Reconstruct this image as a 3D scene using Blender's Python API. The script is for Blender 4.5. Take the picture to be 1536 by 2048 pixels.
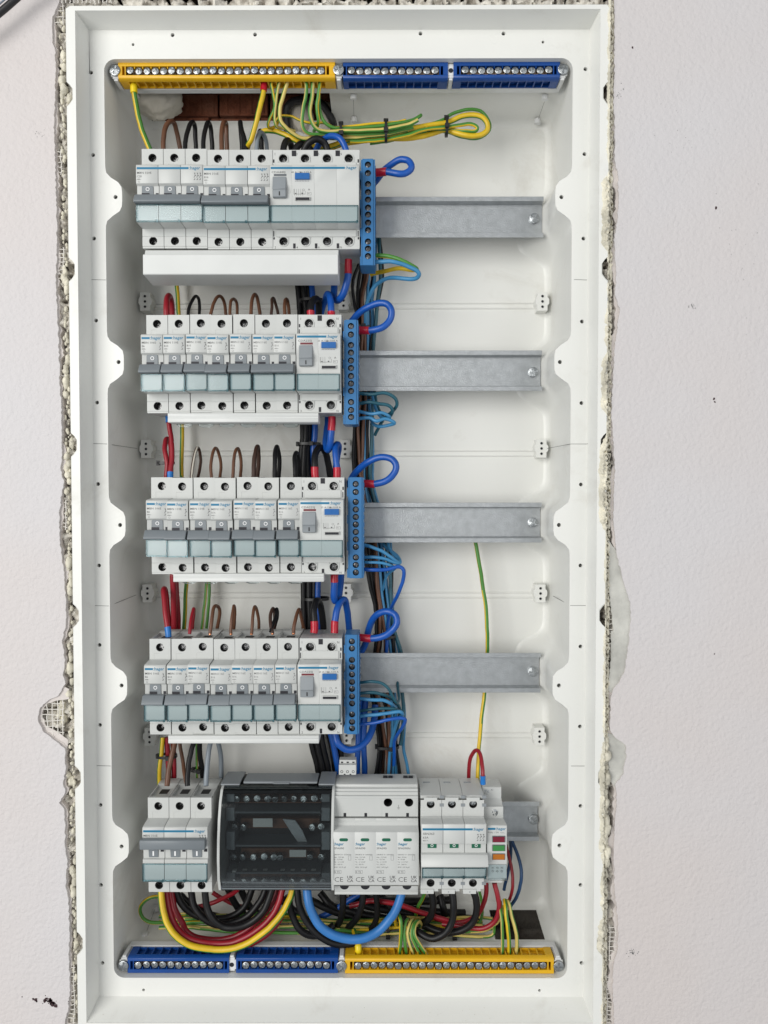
import bpy, bmesh, math, random
from mathutils import Vector, Matrix, noise
for o in list(bpy.data.objects): bpy.data.objects.remove(o)
random.seed(7)
SC=bpy.context.scene; COL=SC.collection
MM=0.001
# ---------------- camera (all lengths below are millimetres; d = distance in front of the DIN rails) -------------
F=1500.; CAM=(0.,-237.529,656.869); PITCH,YAW,ROLL=0.0276,-0.0028,0.0007
def V(x,d,z): return Vector((x*MM,-d*MM,z*MM))
cam=bpy.data.cameras.new('camera'); co=bpy.data.objects.new('camera',cam); COL.objects.link(co)
cam.sensor_fit='VERTICAL'; cam.sensor_height=36.; cam.lens=F/2048*36.; cam.clip_start=.02; cam.clip_end=50
def wdir(px,py):
    x3=(px-768)/F; z3=(1024-py)/F
    c,s=math.cos(ROLL),math.sin(ROLL); x=c*x3+s*z3; z2=-s*x3+c*z3
    c,s=math.cos(PITCH),math.sin(PITCH); y=c+s*z2; z=-s+c*z2
    c,s=math.cos(YAW),math.sin(YAW); return c*x+s*y, -s*x+c*y, z
def W(px,py,d):
    "world X,Z (mm) of the point at depth plane d which the photograph shows at px,py"
    X,Y,Z=wdir(px,py); t=(CAM[2]-d)/Y
    return CAM[0]+X*t, CAM[1]+Z*t
fw=Vector(wdir(768,1024)); up=Vector(wdir(768,1023))-fw; up=(up-fw*up.dot(fw)/fw.dot(fw)).normalized(); fw.normalize()
rt=fw.cross(up)
M=Matrix((rt,up,-fw)).transposed().to_4x4(); M.translation=V(CAM[0],CAM[2],CAM[1]); co.matrix_world=M
SC.camera=co
# ---------------- light: one big window up left behind the viewer, a dim room round it ----------------
w=bpy.data.worlds.new('World'); SC.world=w; w.use_nodes=True
bg=w.node_tree.nodes['Background']; bg.inputs[0].default_value=(.90,.95,1,1); bg.inputs[1].default_value=.41
def area(name,loc,target,sx,sy,power,col):
    l=bpy.data.lights.new(name,'AREA'); l.shape='RECTANGLE'; l.size=sx; l.size_y=sy; l.energy=power; l.color=col
    o=bpy.data.objects.new(name,l); COL.objects.link(o); o.location=loc
    o.rotation_euler=(Vector(target)-Vector(loc)).to_track_quat('-Z','Y').to_euler(); return o
area('window_light',(-1.35,-1.95,.05),(0,0,-.25),1.5,1.7,52,(1,.985,.95))
area('room_light',(1.5,-1.75,.0),(0,0,-.25),1.6,1.8,12.5,(1,.98,.96))
SC.view_settings.view_transform='Standard'; SC.view_settings.look='None'; SC.view_settings.exposure=0; SC.view_settings.gamma=1
SC.cycles.max_bounces=8; SC.cycles.transparent_max_bounces=16; SC.cycles.caustics_reflective=False; SC.cycles.caustics_refractive=False
# ---------------- materials ----------------
def mat(name,col,rough=.5,metal=0.,noise_amt=.06,noise_scale=60,bump=0.,bump_scale=300,spec=.5,coat=0.):
    m=bpy.data.materials.new(name); m.use_nodes=True; nt=m.node_tree; b=nt.nodes['Principled BSDF']
    b.inputs['Roughness'].default_value=rough; b.inputs['Metallic'].default_value=metal
    b.inputs['Specular IOR Level'].default_value=spec
    if coat: b.inputs['Coat Weight'].default_value=coat; b.inputs['Coat Roughness'].default_value=.15
    tc=nt.nodes.new('ShaderNodeTexCoord'); n=nt.nodes.new('ShaderNodeTexNoise'); n.inputs['Scale'].default_value=noise_scale
    n.inputs['Detail'].default_value=5; nt.links.new(tc.outputs['Object'],n.inputs['Vector'])
    r=nt.nodes.new('ShaderNodeMapRange'); r.inputs[1].default_value=.3; r.inputs[2].default_value=.7
    r.inputs[3].default_value=1-noise_amt; r.inputs[4].default_value=1+noise_amt*.4; nt.links.new(n.outputs[0],r.inputs[0])
    mx=nt.nodes.new('ShaderNodeVectorMath'); mx.operation='SCALE'; mx.inputs[0].default_value=col; nt.links.new(r.outputs[0],mx.inputs[3])
    nt.links.new(mx.outputs[0],b.inputs['Base Color'])
    if bump:
        n2=nt.nodes.new('ShaderNodeTexNoise'); n2.inputs['Scale'].default_value=bump_scale; n2.inputs['Detail'].default_value=4
        nt.links.new(tc.outputs['Object'],n2.inputs['Vector'])
        bp=nt.nodes.new('ShaderNodeBump'); bp.inputs['Strength'].default_value=bump; bp.inputs['Distance'].default_value=.001
        nt.links.new(n2.outputs[0],bp.inputs['Height']); nt.links.new(bp.outputs[0],b.inputs['Normal'])
    return m
def clear(name,tint,gloss_rough=.05,ior=1.45,spec=1.0):
    m=bpy.data.materials.new(name); m.use_nodes=True; nt=m.node_tree; nt.nodes.clear()
    o=nt.nodes.new('ShaderNodeOutputMaterial'); t=nt.nodes.new('ShaderNodeBsdfTransparent'); t.inputs[0].default_value=(*tint,1)
    g=nt.nodes.new('ShaderNodeBsdfGlossy'); g.inputs['Roughness'].default_value=gloss_rough
    f=nt.nodes.new('ShaderNodeFresnel'); f.inputs[0].default_value=ior; x=nt.nodes.new('ShaderNodeMixShader')
    nt.links.new(f.outputs[0],x.inputs[0]); nt.links.new(t.outputs[0],x.inputs[1]); nt.links.new(g.outputs[0],x.inputs[2]); nt.links.new(x.outputs[0],o.inputs[0])
    return m
ML={}
ML['box']=mat('white_box_plastic',(.735,.735,.702),.38,noise_amt=.035,noise_scale=9,bump=.05,bump_scale=500)
def smudge(m,amt,scale):
    nt=m.node_tree; b=nt.nodes['Principled BSDF']; tc=[n for n in nt.nodes if n.type=='TEX_COORD'][0]; src=b.inputs['Base Color'].links[0].from_socket
    n=nt.nodes.new('ShaderNodeTexNoise'); n.inputs['Scale'].default_value=scale; n.inputs['Detail'].default_value=7; n.inputs['Roughness'].default_value=.7; n.inputs['Distortion'].default_value=.6; nt.links.new(tc.outputs['Object'],n.inputs['Vector'])
    r=nt.nodes.new('ShaderNodeMapRange'); r.inputs[1].default_value=.56; r.inputs[2].default_value=.74; r.inputs[3].default_value=0; r.inputs[4].default_value=amt; nt.links.new(n.outputs[0],r.inputs[0])
    x=nt.nodes.new('ShaderNodeMix'); x.data_type='RGBA'; nt.links.new(r.outputs[0],x.inputs[0]); nt.links.new(src,x.inputs[6]); x.inputs[7].default_value=(.40,.36,.29,1); nt.links.new(x.outputs[2],b.inputs['Base Color'])
    r2=nt.nodes.new('ShaderNodeMapRange'); r2.inputs[3].default_value=.3; r2.inputs[4].default_value=.55; nt.links.new(n.outputs[0],r2.inputs[0]); nt.links.new(r2.outputs[0],b.inputs['Roughness'])
smudge(ML['box'],.28,14)
ML['dev']=mat('light_grey_device_plastic',(.50,.51,.495),.42,noise_amt=.03,noise_scale=40,bump=.08,bump_scale=1500)
ML['dev2']=mat('white_device_plastic',(.53,.54,.525),.4,noise_amt=.03,noise_scale=40,bump=.06,bump_scale=1500)
ML['tog']=mat('grey_toggle_plastic',(.17,.19,.205),.4,noise_amt=.05,bump=.06,bump_scale=1500)
ML['lev']=mat('light_grey_lever_plastic',(.235,.255,.27),.4)
ML['dgrey']=mat('dark_grey_plastic',(.10,.11,.12),.45)
ML['well']=mat('dark_well',(.02,.02,.02),.6)
ML['black']=mat('black_plastic',(.012,.012,.013),.42)
ML['win']=clear('clear_teal_plastic',(.95,.99,1.0),.12,1.33)
ML['winedge']=clear('teal_plastic_edge',(.76,.91,.94),.12,1.5)
ML['smoke']=clear('smoked_plastic',(.72,.75,.755),.07,1.42)
ML['blueprint']=mat('blue_print',(.003,.15,.28),.5,noise_amt=0)
ML['greyprint']=mat('grey_print',(.09,.09,.09),.6,noise_amt=0)
ML['whiteprint']=mat('white_print',(.8,.8,.8),.5,noise_amt=0)
ML['button']=mat('blue_button_plastic',(.008,.105,.34),.35)
ML['nblue']=mat('blue_terminal_plastic',(.03,.155,.36),.36,noise_amt=.05,bump=.05,bump_scale=900)
ML['barblue']=mat('dark_blue_bar_plastic',(.004,.055,.25),.38,noise_amt=.08)
ML['baryel']=mat('yellow_bar_plastic',(.70,.40,.010),.4,noise_amt=.06)
ML['cover']=mat('white_cover_plastic',(.62,.63,.615),.45,noise_amt=.05,noise_scale=30)
ML['carrier']=mat('white_carrier_plastic',(.68,.685,.68),.4)
ML['zinc']=mat('galvanised_steel',(.50,.52,.53),.33,metal=.8,noise_amt=.13,noise_scale=160,bump=.3,bump_scale=900)
ML['chrome']=mat('bright_zinc_screw',(.40,.42,.43),.32,metal=1.,noise_amt=.12,noise_scale=900,bump=.3,bump_scale=1500)
ML['steel']=mat('dark_steel_screw',(.22,.22,.22),.26,metal=1.,noise_amt=.25,noise_scale=900,bump=.3,bump_scale=1200)
ML['slot']=mat('screw_recess',(.03,.03,.035),.5,metal=.6)
ML['brass']=mat('brass',(.42,.30,.20),.35,metal=1.)
ML['copper']=mat('bare_copper',(.70,.30,.16),.3,metal=1.)
ML['seam']=mat('seam_shadow_gap',(.20,.20,.19),.8)
ML['w_black']=mat('black_insulation',(.007,.007,.008),.42,noise_amt=.2,spec=.3)
ML['w_brown']=mat('brown_insulation',(.13,.055,.028),.42,noise_amt=.2,noise_scale=90)
ML['w_dbrown']=mat('dark_brown_insulation',(.05,.024,.016),.42,noise_amt=.2)
ML['w_red']=mat('red_insulation',(.27,.008,.018),.38,noise_amt=.12)
ML['w_blue']=mat('strong_blue_insulation',(.004,.075,.36),.36,noise_amt=.1)
ML['w_lblue']=mat('light_blue_insulation',(.045,.22,.42),.4,noise_amt=.15,noise_scale=90)
ML['w_bblue']=mat('bright_blue_insulation',(.026,.16,.44),.42,noise_amt=.12)
ML['w_teal']=mat('teal_insulation',(.012,.085,.12),.42,noise_amt=.15)
ML['w_navy']=mat('navy_insulation',(.012,.05,.13),.42)
ML['w_grey']=mat('grey_insulation',(.20,.23,.26),.4)
ML['w_yellow']=mat('yellow_insulation',(.66,.44,.012),.4,noise_amt=.15,noise_scale=80)
ML['w_pale']=mat('pale_yellow_insulation',(.58,.46,.13),.45,noise_amt=.2,noise_scale=80)
ML['w_green']=mat('green_insulation',(.06,.22,.03),.4,noise_amt=.15)
ML['s_red']=mat('red_sleeve',(.42,.006,.022),.3)
ML['s_yellow']=mat('yellow_sleeve',(.78,.58,.01),.35)
ML['s_blue']=mat('blue_sleeve',(.01,.16,.50),.35)
ML['foam']=mat('expanding_foam',(.70,.66,.54),.75,noise_amt=.35,noise_scale=70,bump=.8,bump_scale=350)
ML['foamw']=mat('pale_foam',(.62,.58,.50),.7,noise_amt=.15,noise_scale=40,bump=.3,bump_scale=120)
ML['plaster']=mat('bare_grey_plaster',(.52,.515,.475),.8,noise_amt=.25,noise_scale=60,bump=.7,bump_scale=250)
ML['basecoat']=mat('pink_white_basecoat',(.62,.57,.54),.8,noise_amt=.18,noise_scale=50,bump=.4,bump_scale=250)
ML['mesh']=mat('white_fibre_mesh',(.70,.67,.62),.7)
ML['ledred']=mat('red_lens',(.16,.004,.02),.15,coat=.5); ML['ledgreen']=mat('green_lens',(.035,.22,.05),.15,coat=.5); ML['ledor']=mat('orange_lens',(.42,.13,.005),.15,coat=.5)
ML['flag']=mat('green_flag',(.01,.11,.06),.3); ML['redflag']=mat('red_flag',(.14,.018,.024),.4)
ML['spot']=mat('dark_paint_spot',(.035,.012,.015),.6)
ML['pencil']=mat('grey_scuff',(.20,.20,.20),.8)
def wall_mat():
    m=mat('painted_plaster_wall',(.745,.735,.725),.72,noise_amt=.05,noise_scale=6)
    nt=m.node_tree; b=nt.nodes['Principled BSDF']; tc=[n for n in nt.nodes if n.type=='TEX_COORD'][0]
    # paint thickness and tint wander over the wall: pinkish and greyish fields
    n=nt.nodes.new('ShaderNodeTexNoise'); n.inputs['Scale'].default_value=3.2; n.inputs['Detail'].default_value=3; nt.links.new(tc.outputs['Object'],n.inputs['Vector'])
    cr=nt.nodes.new('ShaderNodeValToRGB'); e=cr.color_ramp.elements; e[0].position=.35; e[0].color=(.575,.53,.515,1); e[1].position=.65; e[1].color=(.57,.555,.565,1)
    nt.links.new(n.outputs[0],cr.inputs[0]); nt.links.new(cr.outputs[0],b.inputs['Base Color'])
    v=nt.nodes.new('ShaderNodeTexNoise'); v.inputs['Scale'].default_value=330; v.inputs['Detail'].default_value=3; v.inputs['Roughness'].default_value=.55
    v2=nt.nodes.new('ShaderNodeTexVoronoi'); v2.inputs['Scale'].default_value=260; v3=nt.nodes.new('ShaderNodeTexNoise'); v3.inputs['Scale'].default_value=45; v3.inputs['Detail'].default_value=3
    for q in (v,v2,v3): nt.links.new(tc.outputs['Object'],q.inputs['Vector'])
    a=nt.nodes.new('ShaderNodeMath'); a.operation='MULTIPLY_ADD'; nt.links.new(v2.outputs[0],a.inputs[0]); a.inputs[1].default_value=-.35; nt.links.new(v.outputs[0],a.inputs[2])
    a2=nt.nodes.new('ShaderNodeMath'); a2.operation='MULTIPLY_ADD'; nt.links.new(v3.outputs[0],a2.inputs[0]); a2.inputs[1].default_value=1.3; nt.links.new(a.outputs[0],a2.inputs[2])
    bp=nt.nodes.new('ShaderNodeBump'); bp.inputs['Strength'].default_value=.85; bp.inputs['Distance'].default_value=.0008
    nt.links.new(a2.outputs[0],bp.inputs['Height']); nt.links.new(bp.outputs[0],b.inputs['Normal'])
    return m
ML['wall']=wall_mat()
def rough_mat(name,c1,c2,c3,scale):
    m=mat(name,c1,.9,bump=.9,bump_scale=400); nt=m.node_tree; b=nt.nodes['Principled BSDF']; tc=[n for n in nt.nodes if n.type=='TEX_COORD'][0]
    n=nt.nodes.new('ShaderNodeTexNoise'); n.inputs['Scale'].default_value=scale; n.inputs['Detail'].default_value=6; nt.links.new(tc.outputs['Object'],n.inputs['Vector'])
    cr=nt.nodes.new('ShaderNodeValToRGB'); e=cr.color_ramp.elements; e[0].position=.36; e[0].color=(*c1,1); e[1].position=.62; e[1].color=(*c3,1)
    k=e.new(.48); k.color=(*c2,1); nt.links.new(n.outputs[0],cr.inputs[0]); nt.links.new(cr.outputs[0],b.inputs['Base Color']); return m
ML['mortar']=rough_mat('crumbled_mortar',(.30,.27,.225),(.60,.565,.50),(.72,.69,.62),110)
ML['brick']=rough_mat('dark_red_brick',(.16,.048,.025),(.25,.08,.04),(.30,.12,.07),60)
ML['cavity']=rough_mat('raw_cavity',(.12,.10,.08),(.22,.19,.16),(.32,.29,.25),50)
# ---------------- mesh building ----------------
class MB:
    def __init__(s): s.v=[]; s.f=[]; s.m=[]
    def add(s,vs,fs,mi=0):
        b=len(s.v); s.v+= [tuple(v) for v in vs]; s.f+=[tuple(i+b for i in f) for f in fs]; s.m+=[mi]*len(fs) if isinstance(mi,int) else list(mi)
    def box(s,x0,x1,d0,d1,z0,z1,mi=0):
        vs=[(x,-d,z) for x in (x0,x1) for d in (d0,d1) for z in (z0,z1)]
        s.add(vs,[(0,1,3,2),(4,6,7,5),(0,4,5,1),(2,3,7,6),(0,2,6,4),(1,5,7,3)],mi)
    def prism_x(s,prof,x0,x1,mi=0,skip=()):
        n=len(prof); vs=[(x0,-d,z) for d,z in prof]+[(x1,-d,z) for d,z in prof]
        fs=[tuple(range(n)),tuple(range(2*n-1,n-1,-1))]+[(i,(i+1)%n,n+(i+1)%n,n+i) for i in range(n) if i not in skip]
        s.add(vs,fs,mi)
    def prism_d(s,poly,d0,d1,mi=0):
        n=len(poly); vs=[(x,-d0,z) for x,z in poly]+[(x,-d1,z) for x,z in poly]
        s.add(vs,[tuple(range(n)),tuple(range(2*n-1,n-1,-1))]+[(i,(i+1)%n,n+(i+1)%n,n+i) for i in range(n)],mi)
    def cyl(s,cx,cz,r,d0,d1,n=16,mi=0,r1=None):
        r1=r if r1 is None else r1
        vs=[(cx+r*math.cos(a),-d0,cz+r*math.sin(a)) for a in [2*math.pi*i/n for i in range(n)]]+[(cx+r1*math.cos(a),-d1,cz+r1*math.sin(a)) for a in [2*math.pi*i/n for i in range(n)]]
        s.add(vs,[tuple(range(n)),tuple(range(2*n-1,n-1,-1))]+[(i,(i+1)%n,n+(i+1)%n,n+i) for i in range(n)],mi)
    def ring(s,cx,cz,r0,r1,d0,d1,n=20,mi=0):
        vs=[]
        for i in range(n):
            a=2*math.pi*i/n; c,q=math.cos(a),math.sin(a)
            vs+=[(cx+r0*c,-d0,cz+r0*q),(cx+r0*c,-d1,cz+r0*q),(cx+r1*c,-d1,cz+r1*q),(cx+r1*c,-d0,cz+r1*q)]
        fs=[]
        for i in range(n):
            a=4*i; b=4*((i+1)%n); fs+=[(a+k,b+k,b+(k+1)%4,a+(k+1)%4) for k in range(4)]
        s.add(vs,fs,mi)
    def plate(s,x0,x1,z0,z1,d,cx,cz,r,depth,mi=0,wi=1,n=20):
        "front plate at depth d with a round well"
        an=[2*math.pi*i/n for i in range(n)]+[math.atan2(zz-cz,xx-cx)%(2*math.pi) for xx in (x0,x1) for zz in (z0,z1)]
        an=sorted(set(round(a,5) for a in an)); n=len(an); vs=[]
        for a in an:
            c,q=math.cos(a),math.sin(a)
            t=min([(x1-cx)/c if c>1e-6 else 1e9,(x0-cx)/c if c<-1e-6 else 1e9,(z1-cz)/q if q>1e-6 else 1e9,(z0-cz)/q if q<-1e-6 else 1e9])
            vs+=[(cx+t*c,-d,cz+t*q),(cx+r*c,-d,cz+r*q),(cx+r*c,-(d-.7),cz+r*q),(cx+r*c,-(d-depth),cz+r*q)]
        fs=[];ms=[]
        for i in range(n):
            a=4*i;b=4*((i+1)%n); fs+=[(a,b,b+1,a+1),(a+1,b+1,b+2,a+2),(a+2,b+2,b+3,a+3)]; ms+=[mi,mi,wi]
        fs.append(tuple(4*i+3 for i in range(n))); ms.append(wi)
        s.add(vs,fs,ms)
    def tube(s,pts,r,n=8,mi=0,fmi=None,cap=True,closed=False):
        P=[Vector(p) for p in pts]; N=len(P); rr=r if isinstance(r,(list,tuple)) else [r]*N
        T=[]
        for i in range(N):
            a=P[(i-1)%N] if (closed or i>0) else P[0]; b=P[(i+1)%N] if (closed or i<N-1) else P[-1]
            t=(b-a); T.append(t.normalized() if t.length>1e-9 else Vector((0,0,1)))
        u=T[0].cross(Vector((0,1,0)));
        if u.length<.1: u=T[0].cross(Vector((1,0,0)))
        u.normalize(); vs=[]
        for i in range(N):
            u=(u-T[i]*u.dot(T[i])).normalized(); w=T[i].cross(u)
            vs+=[P[i]+(u*math.cos(2*math.pi*k/n)+w*math.sin(2*math.pi*k/n))*rr[i] for k in range(n)]
        fs=[];ms=[]
        for i in range(N if closed else N-1):
            j=(i+1)%N
            for k in range(n):
                fs.append((i*n+k,i*n+(k+1)%n,j*n+(k+1)%n,j*n+k)); ms.append(fmi(i,k) if fmi else mi)
        if cap and not closed: fs+=[tuple(range(n)),tuple((N-1)*n+k for k in reversed(range(n)))]; ms+=[mi,mi]
        s.add(vs,fs,ms)
    def mesh(s,name,mats,bev=0,smooth=35,off=(0,0,0)):
        me=bpy.data.meshes.new(name)
        me.from_pydata([((x-off[0])*MM,(y-off[1])*MM,(z-off[2])*MM) for x,y,z in s.v],[],s.f)
        for m in mats: me.materials.append(ML[m])
        me.polygons.foreach_set('material_index',s.m)
        bm=bmesh.new(); bm.from_mesh(me)
        bmesh.ops.recalc_face_normals(bm,faces=bm.faces)
        if bev:
            es=[e for e in bm.edges if len(e.link_faces)==2 and e.calc_face_angle(0)>.6]
            bmesh.ops.bevel(bm,geom=es,offset=bev*MM,offset_type='OFFSET',segments=1,affect='EDGES',clamp_overlap=True)
        bm.to_mesh(me); bm.free()
        if smooth:
            me.polygons.foreach_set('use_smooth',[True]*len(me.polygons)); me.set_sharp_from_angle(angle=math.radians(smooth))
        me.update(); return me
def link(name,me,parent=None,loc=None):
    o=bpy.data.objects.new(name,me); COL.objects.link(o)
    if parent: o.parent=parent
    if loc: o.location=V(*loc)
    return o
def part(name,mb,mats,parent,bev=0,smooth=35):
    o=link(name,mb.mesh(name,mats,bev,smooth),parent)
    if name in ('printing','slot','state_mark','wire_guides','contact','bracket','bus_bar','barrier','index_tab','switch_hub'): o['kind']='stuff'
    return o
def tag(o,label,cat,group=None,kind=None):
    if label: o['label']=label
    if cat: o['category']=cat
    if group: o['group']=group
    if kind: o['kind']=kind
    return o
def thing(name,label,cat,loc,group=None):
    o=bpy.data.objects.new(name,None); o.empty_display_size=.01; COL.objects.link(o); o.location=V(*loc); return tag(o,label,cat,group)
def copy_tree(root,loc,label=None):
    r=root.copy(); COL.objects.link(r); r.location=V(*loc)
    if label: r['label']=label
    for ch in root.children:
        c=ch.copy(); COL.objects.link(c); c.parent=r
        for g in ch.children: q=g.copy(); COL.objects.link(q); q.parent=c
    return r
TC={}
def text(mb,st,x,z,size,d,mi=0,bold=0.,align='LEFT',sx=1.):
    k=(st,bold)
    if k not in TC:
        cu=bpy.data.curves.new('t','FONT'); cu.body=st; cu.size=1; cu.offset=bold+.006; cu.resolution_u=1 if len(st)>7 else 2
        ob=bpy.data.objects.new('t',cu); me=bpy.data.meshes.new_from_object(ob)
        vs=[tuple(v.co) for v in me.vertices]; fs=[tuple(p.vertices) for p in me.polygons]
        bpy.data.objects.remove(ob); bpy.data.curves.remove(cu); bpy.data.meshes.remove(me)
        TC[k]=(vs,fs,max((v[0] for v in vs),default=0))
    vs,fs,wd=TC[k]; ox={'LEFT':0,'RIGHT':wd,'CENTER':wd/2}[align]
    mb.add([(x+(v[0]-ox)*size*sx,-d,z+v[1]*size) for v in vs],fs,mi)
def spline(pts,seg=5):
    P=[Vector(p) for p in pts]; P=[P[0]*2-P[1]]+P+[P[-1]*2-P[-2]]; out=[]
    for i in range(1,len(P)-2):
        for k in range(seg):
            t=k/seg; a,b,c,e=P[i-1],P[i],P[i+1],P[i+2]
            out.append(.5*((2*b)+(c-a)*t+(2*a-5*b+4*c-e)*t*t+(3*b-a-3*c+e)*t*t*t))
    out.append(P[-2]); return out
def screw_mesh(name,r,h,slot,mats,n=20,dome=.0):
    "head with a cross recess between four raised quarters, axis along the view"
    m=MB(); m.cyl(0,0,r,-3,h-.45*h,n,0); m.cyl(0,0,r*.96,h-.45*h-.01,h*.6,n,1)
    for q in range(4):
        a0=q*math.pi/2; pts=[]
        c=slot/2; pts.append((c,c)); k=5
        t0=math.asin(min(.9,c/r)); t1=math.pi/2-t0
        for i in range(k+1):
            t=t0+(t1-t0)*i/k; pts.append((r*.97*math.cos(t),r*.97*math.sin(t)))
        pts=[(x*math.cos(a0)-z*math.sin(a0),x*math.sin(a0)+z*math.cos(a0)) for x,z in pts]
        m.prism_d(pts,h*.5,h+dome*0,0)
    m.ring(0,0,r*.86,r,h*.4,h+.15,n,0)
    m.v=[(x,y if -y<h*.55 else y+.38*h*min(1,(x*x+z*z)/(r*r)),z) for x,y,z in m.v]
    return m.mesh(name,mats,0,30)
SCR_T=screw_mesh('terminal_screw',3.05,1.2,1.1,['steel','slot'])
SCR_B=screw_mesh('bar_screw',2.75,1.6,.75,['chrome','slot'])
ML['nsteel']=mat('blackened_screw',(.12,.12,.125),.3,metal=1.,noise_amt=.4,noise_scale=900)
SCR_N=screw_mesh('neutral_screw',2.2,1.2,1.05,['nsteel','slot'],14)
SCR_M=screw_mesh('mounting_screw',4.3,2.2,1.5,['chrome','slot'],22)
def screw(me,name,parent,x,d,z,rot=0,tilt=0):
    o=link(name,me,parent,(x,d,z)); o.rotation_euler=(tilt,rot,0); return o
# ================= SETTING: wall, crumbled edge, cavity =================
R=132.5; ZR=[-R*i for i in range(5)]
def jag(pts,step=4,amp=1.1,seed=1):
    rnd=random.Random(seed); out=[]
    for (a,b),(c,e) in zip(pts,pts[1:]):
        n=max(1,int(math.hypot(c-a,e-b)/step))
        for i in range(n):
            t=i/n; out.append((a+(c-a)*t+rnd.uniform(-amp,amp)*(1 if i else .3),b+(e-b)*t+rnd.uniform(-.4,.4)))
    out.append(pts[-1]); return out
def fill(m,loops,d,mi=0):
    "flat face with holes at depth d from closed loops [(x,z)..]"
    bm=bmesh.new(); es=[]
    for lp in loops:
        vs=[bm.verts.new((x,-d,z)) for x,z in lp]
        es+=[bm.edges.new((vs[i],vs[(i+1)%len(vs)])) for i in range(len(vs))]
    bmesh.ops.triangle_fill(bm,use_beauty=True,use_dissolve=False,edges=es); bm.verts.index_update()
    m.add([tuple(v.co) for v in bm.verts],[tuple(v.index for v in f.verts) for f in bm.faces],mi); bm.free()
def skirt(m,lp,d0,d1,mi=0):
    n=len(lp); m.add([(x,-d0,z) for x,z in lp]+[(x,-d1,z) for x,z in lp],[(i,(i+1)%n,n+(i+1)%n,n+i) for i in range(n)],mi)
WD=61.
LP=[(118,-60),(119,0),(104,38),(104,85),(110,100),(111,150),(108,250),(112,400),(114,480),(112,560),(114,620),(118,700),(119,760),(123,830),(124,900),(121,940),(128,965),(124,985),(118,1030),(119,1080),(127,1140),(132,1200),(131,1250),(124,1285),(130,1320),(125,1350),(131,1368),(116,1392),(99,1399),(80,1416),(76,1440),(85,1461),(109,1481),(130,1498),(131,1532),(126,1567),(130,1584),(118,1606),(128,1618),(130,1655),(130,1693),(135,1724),(131,1775),(137,1802),(138,1860),(138,1929),(140,1980),(136,2018),(130,2048),(131,2120)]
RP=[(1228,-60),(1228,0),(1229,50),(1229,150),(1227,200),(1230,250),(1229,320),(1236,350),(1237,400),(1235,440),(1228,480),(1233,545),(1230,590),(1240,620),(1234,660),(1229,700),(1223,820),(1225,860),(1230,930),(1227,1000),(1227,1050),(1234,1110),(1244,1150),(1253,1180),(1261,1210),(1263,1240),(1259,1265),(1256,1300),(1250,1340),(1240,1362),(1227,1378),(1221,1400),(1220,1460),(1230,1475),(1251,1490),(1253,1510),(1246,1550),(1230,1570),(1234,1600),(1230,1650),(1227,1700),(1230,1790),(1237,1850),(1235,1900),(1227,1930),(1225,1990),(1229,2048),(1228,2120)]
Lw=[W(x,y,WD) for x,y in jag(LP,5,1.5,3)]; Rw=[W(x,y,WD) for x,y in jag(RP,5,1.3,4)]
XO0,XO1,ZO0,ZO1=-1500,1700,-1500,1200
m=MB(); zt,zb=151.,-680.
Lw=[(Lw[0][0],zt)]+Lw+[(Lw[-1][0],zb)]; Rw=[(Rw[0][0],zt)]+Rw+[(Rw[-1][0],zb)]
Lw=[p for i,p in enumerate(Lw) if i in (0,len(Lw)-1) or zb<p[1]<zt]; Rw=[p for i,p in enumerate(Rw) if i in (0,len(Rw)-1) or zb<p[1]<zt]
hole=Lw+Rw[::-1]
outer=[(XO0,ZO0),(XO1,ZO0),(XO1,ZO1),(XO0,ZO1)]
fill(m,[outer,hole],WD); skirt(m,hole,WD,WD-2.2)
wall=link('wall',m.mesh('wall',['wall'],0,0)); wall['kind']='structure'
# plaster layers behind the paint, set back and visible where the skim has broken off
def layer(name,dl,dr,d,thick,matn,seed,amp=1.6):
    m=MB(); L=[(x+dl*(.6+.8*noise.noise(Vector((0,z*.05,seed)))),z+.3) for x,z in Lw[1:-1]]; Rr=[(x-dr*(.6+.8*noise.noise(Vector((5,z*.06,seed)))),z+.3) for x,z in Rw[1:-1]]
    return m,L,Rr
m=MB(); rnd=random.Random(5)
# exposed basecoat: ledges that follow the broken edge a little further in
def inner(P,s,seed,w0,w1):
    out=[]
    for x,z in P:
        n=noise.noise(Vector((seed,z*.045,0)))+.5*noise.noise(Vector((seed,z*.16,3))); out.append((x+s*max(.3,w0+w1*n)+rnd.uniform(-.35,.35),z))
    return out
for P_,s,ed in ((Lw,1,2.),(Rw,-1,7.)):
    Pm=[(x-s*6,z) for x,z in P_]; In=inner(P_,s,ed,1.0 if s>0 else 2.0,3.2 if s>0 else 4.5)
    n=len(P_); vs=[(x,-(WD-2),z) for x,z in Pm]+[(x,-(WD-2.2),z) for x,z in In]+[(x,-(WD-13),z) for x,z in In]
    m.add(vs,[(i,i+1,n+i+1,n+i) for i in range(n-1)]+[(n+i,n+i+1,2*n+i+1,2*n+i) for i in range(n-1)],0)
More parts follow.
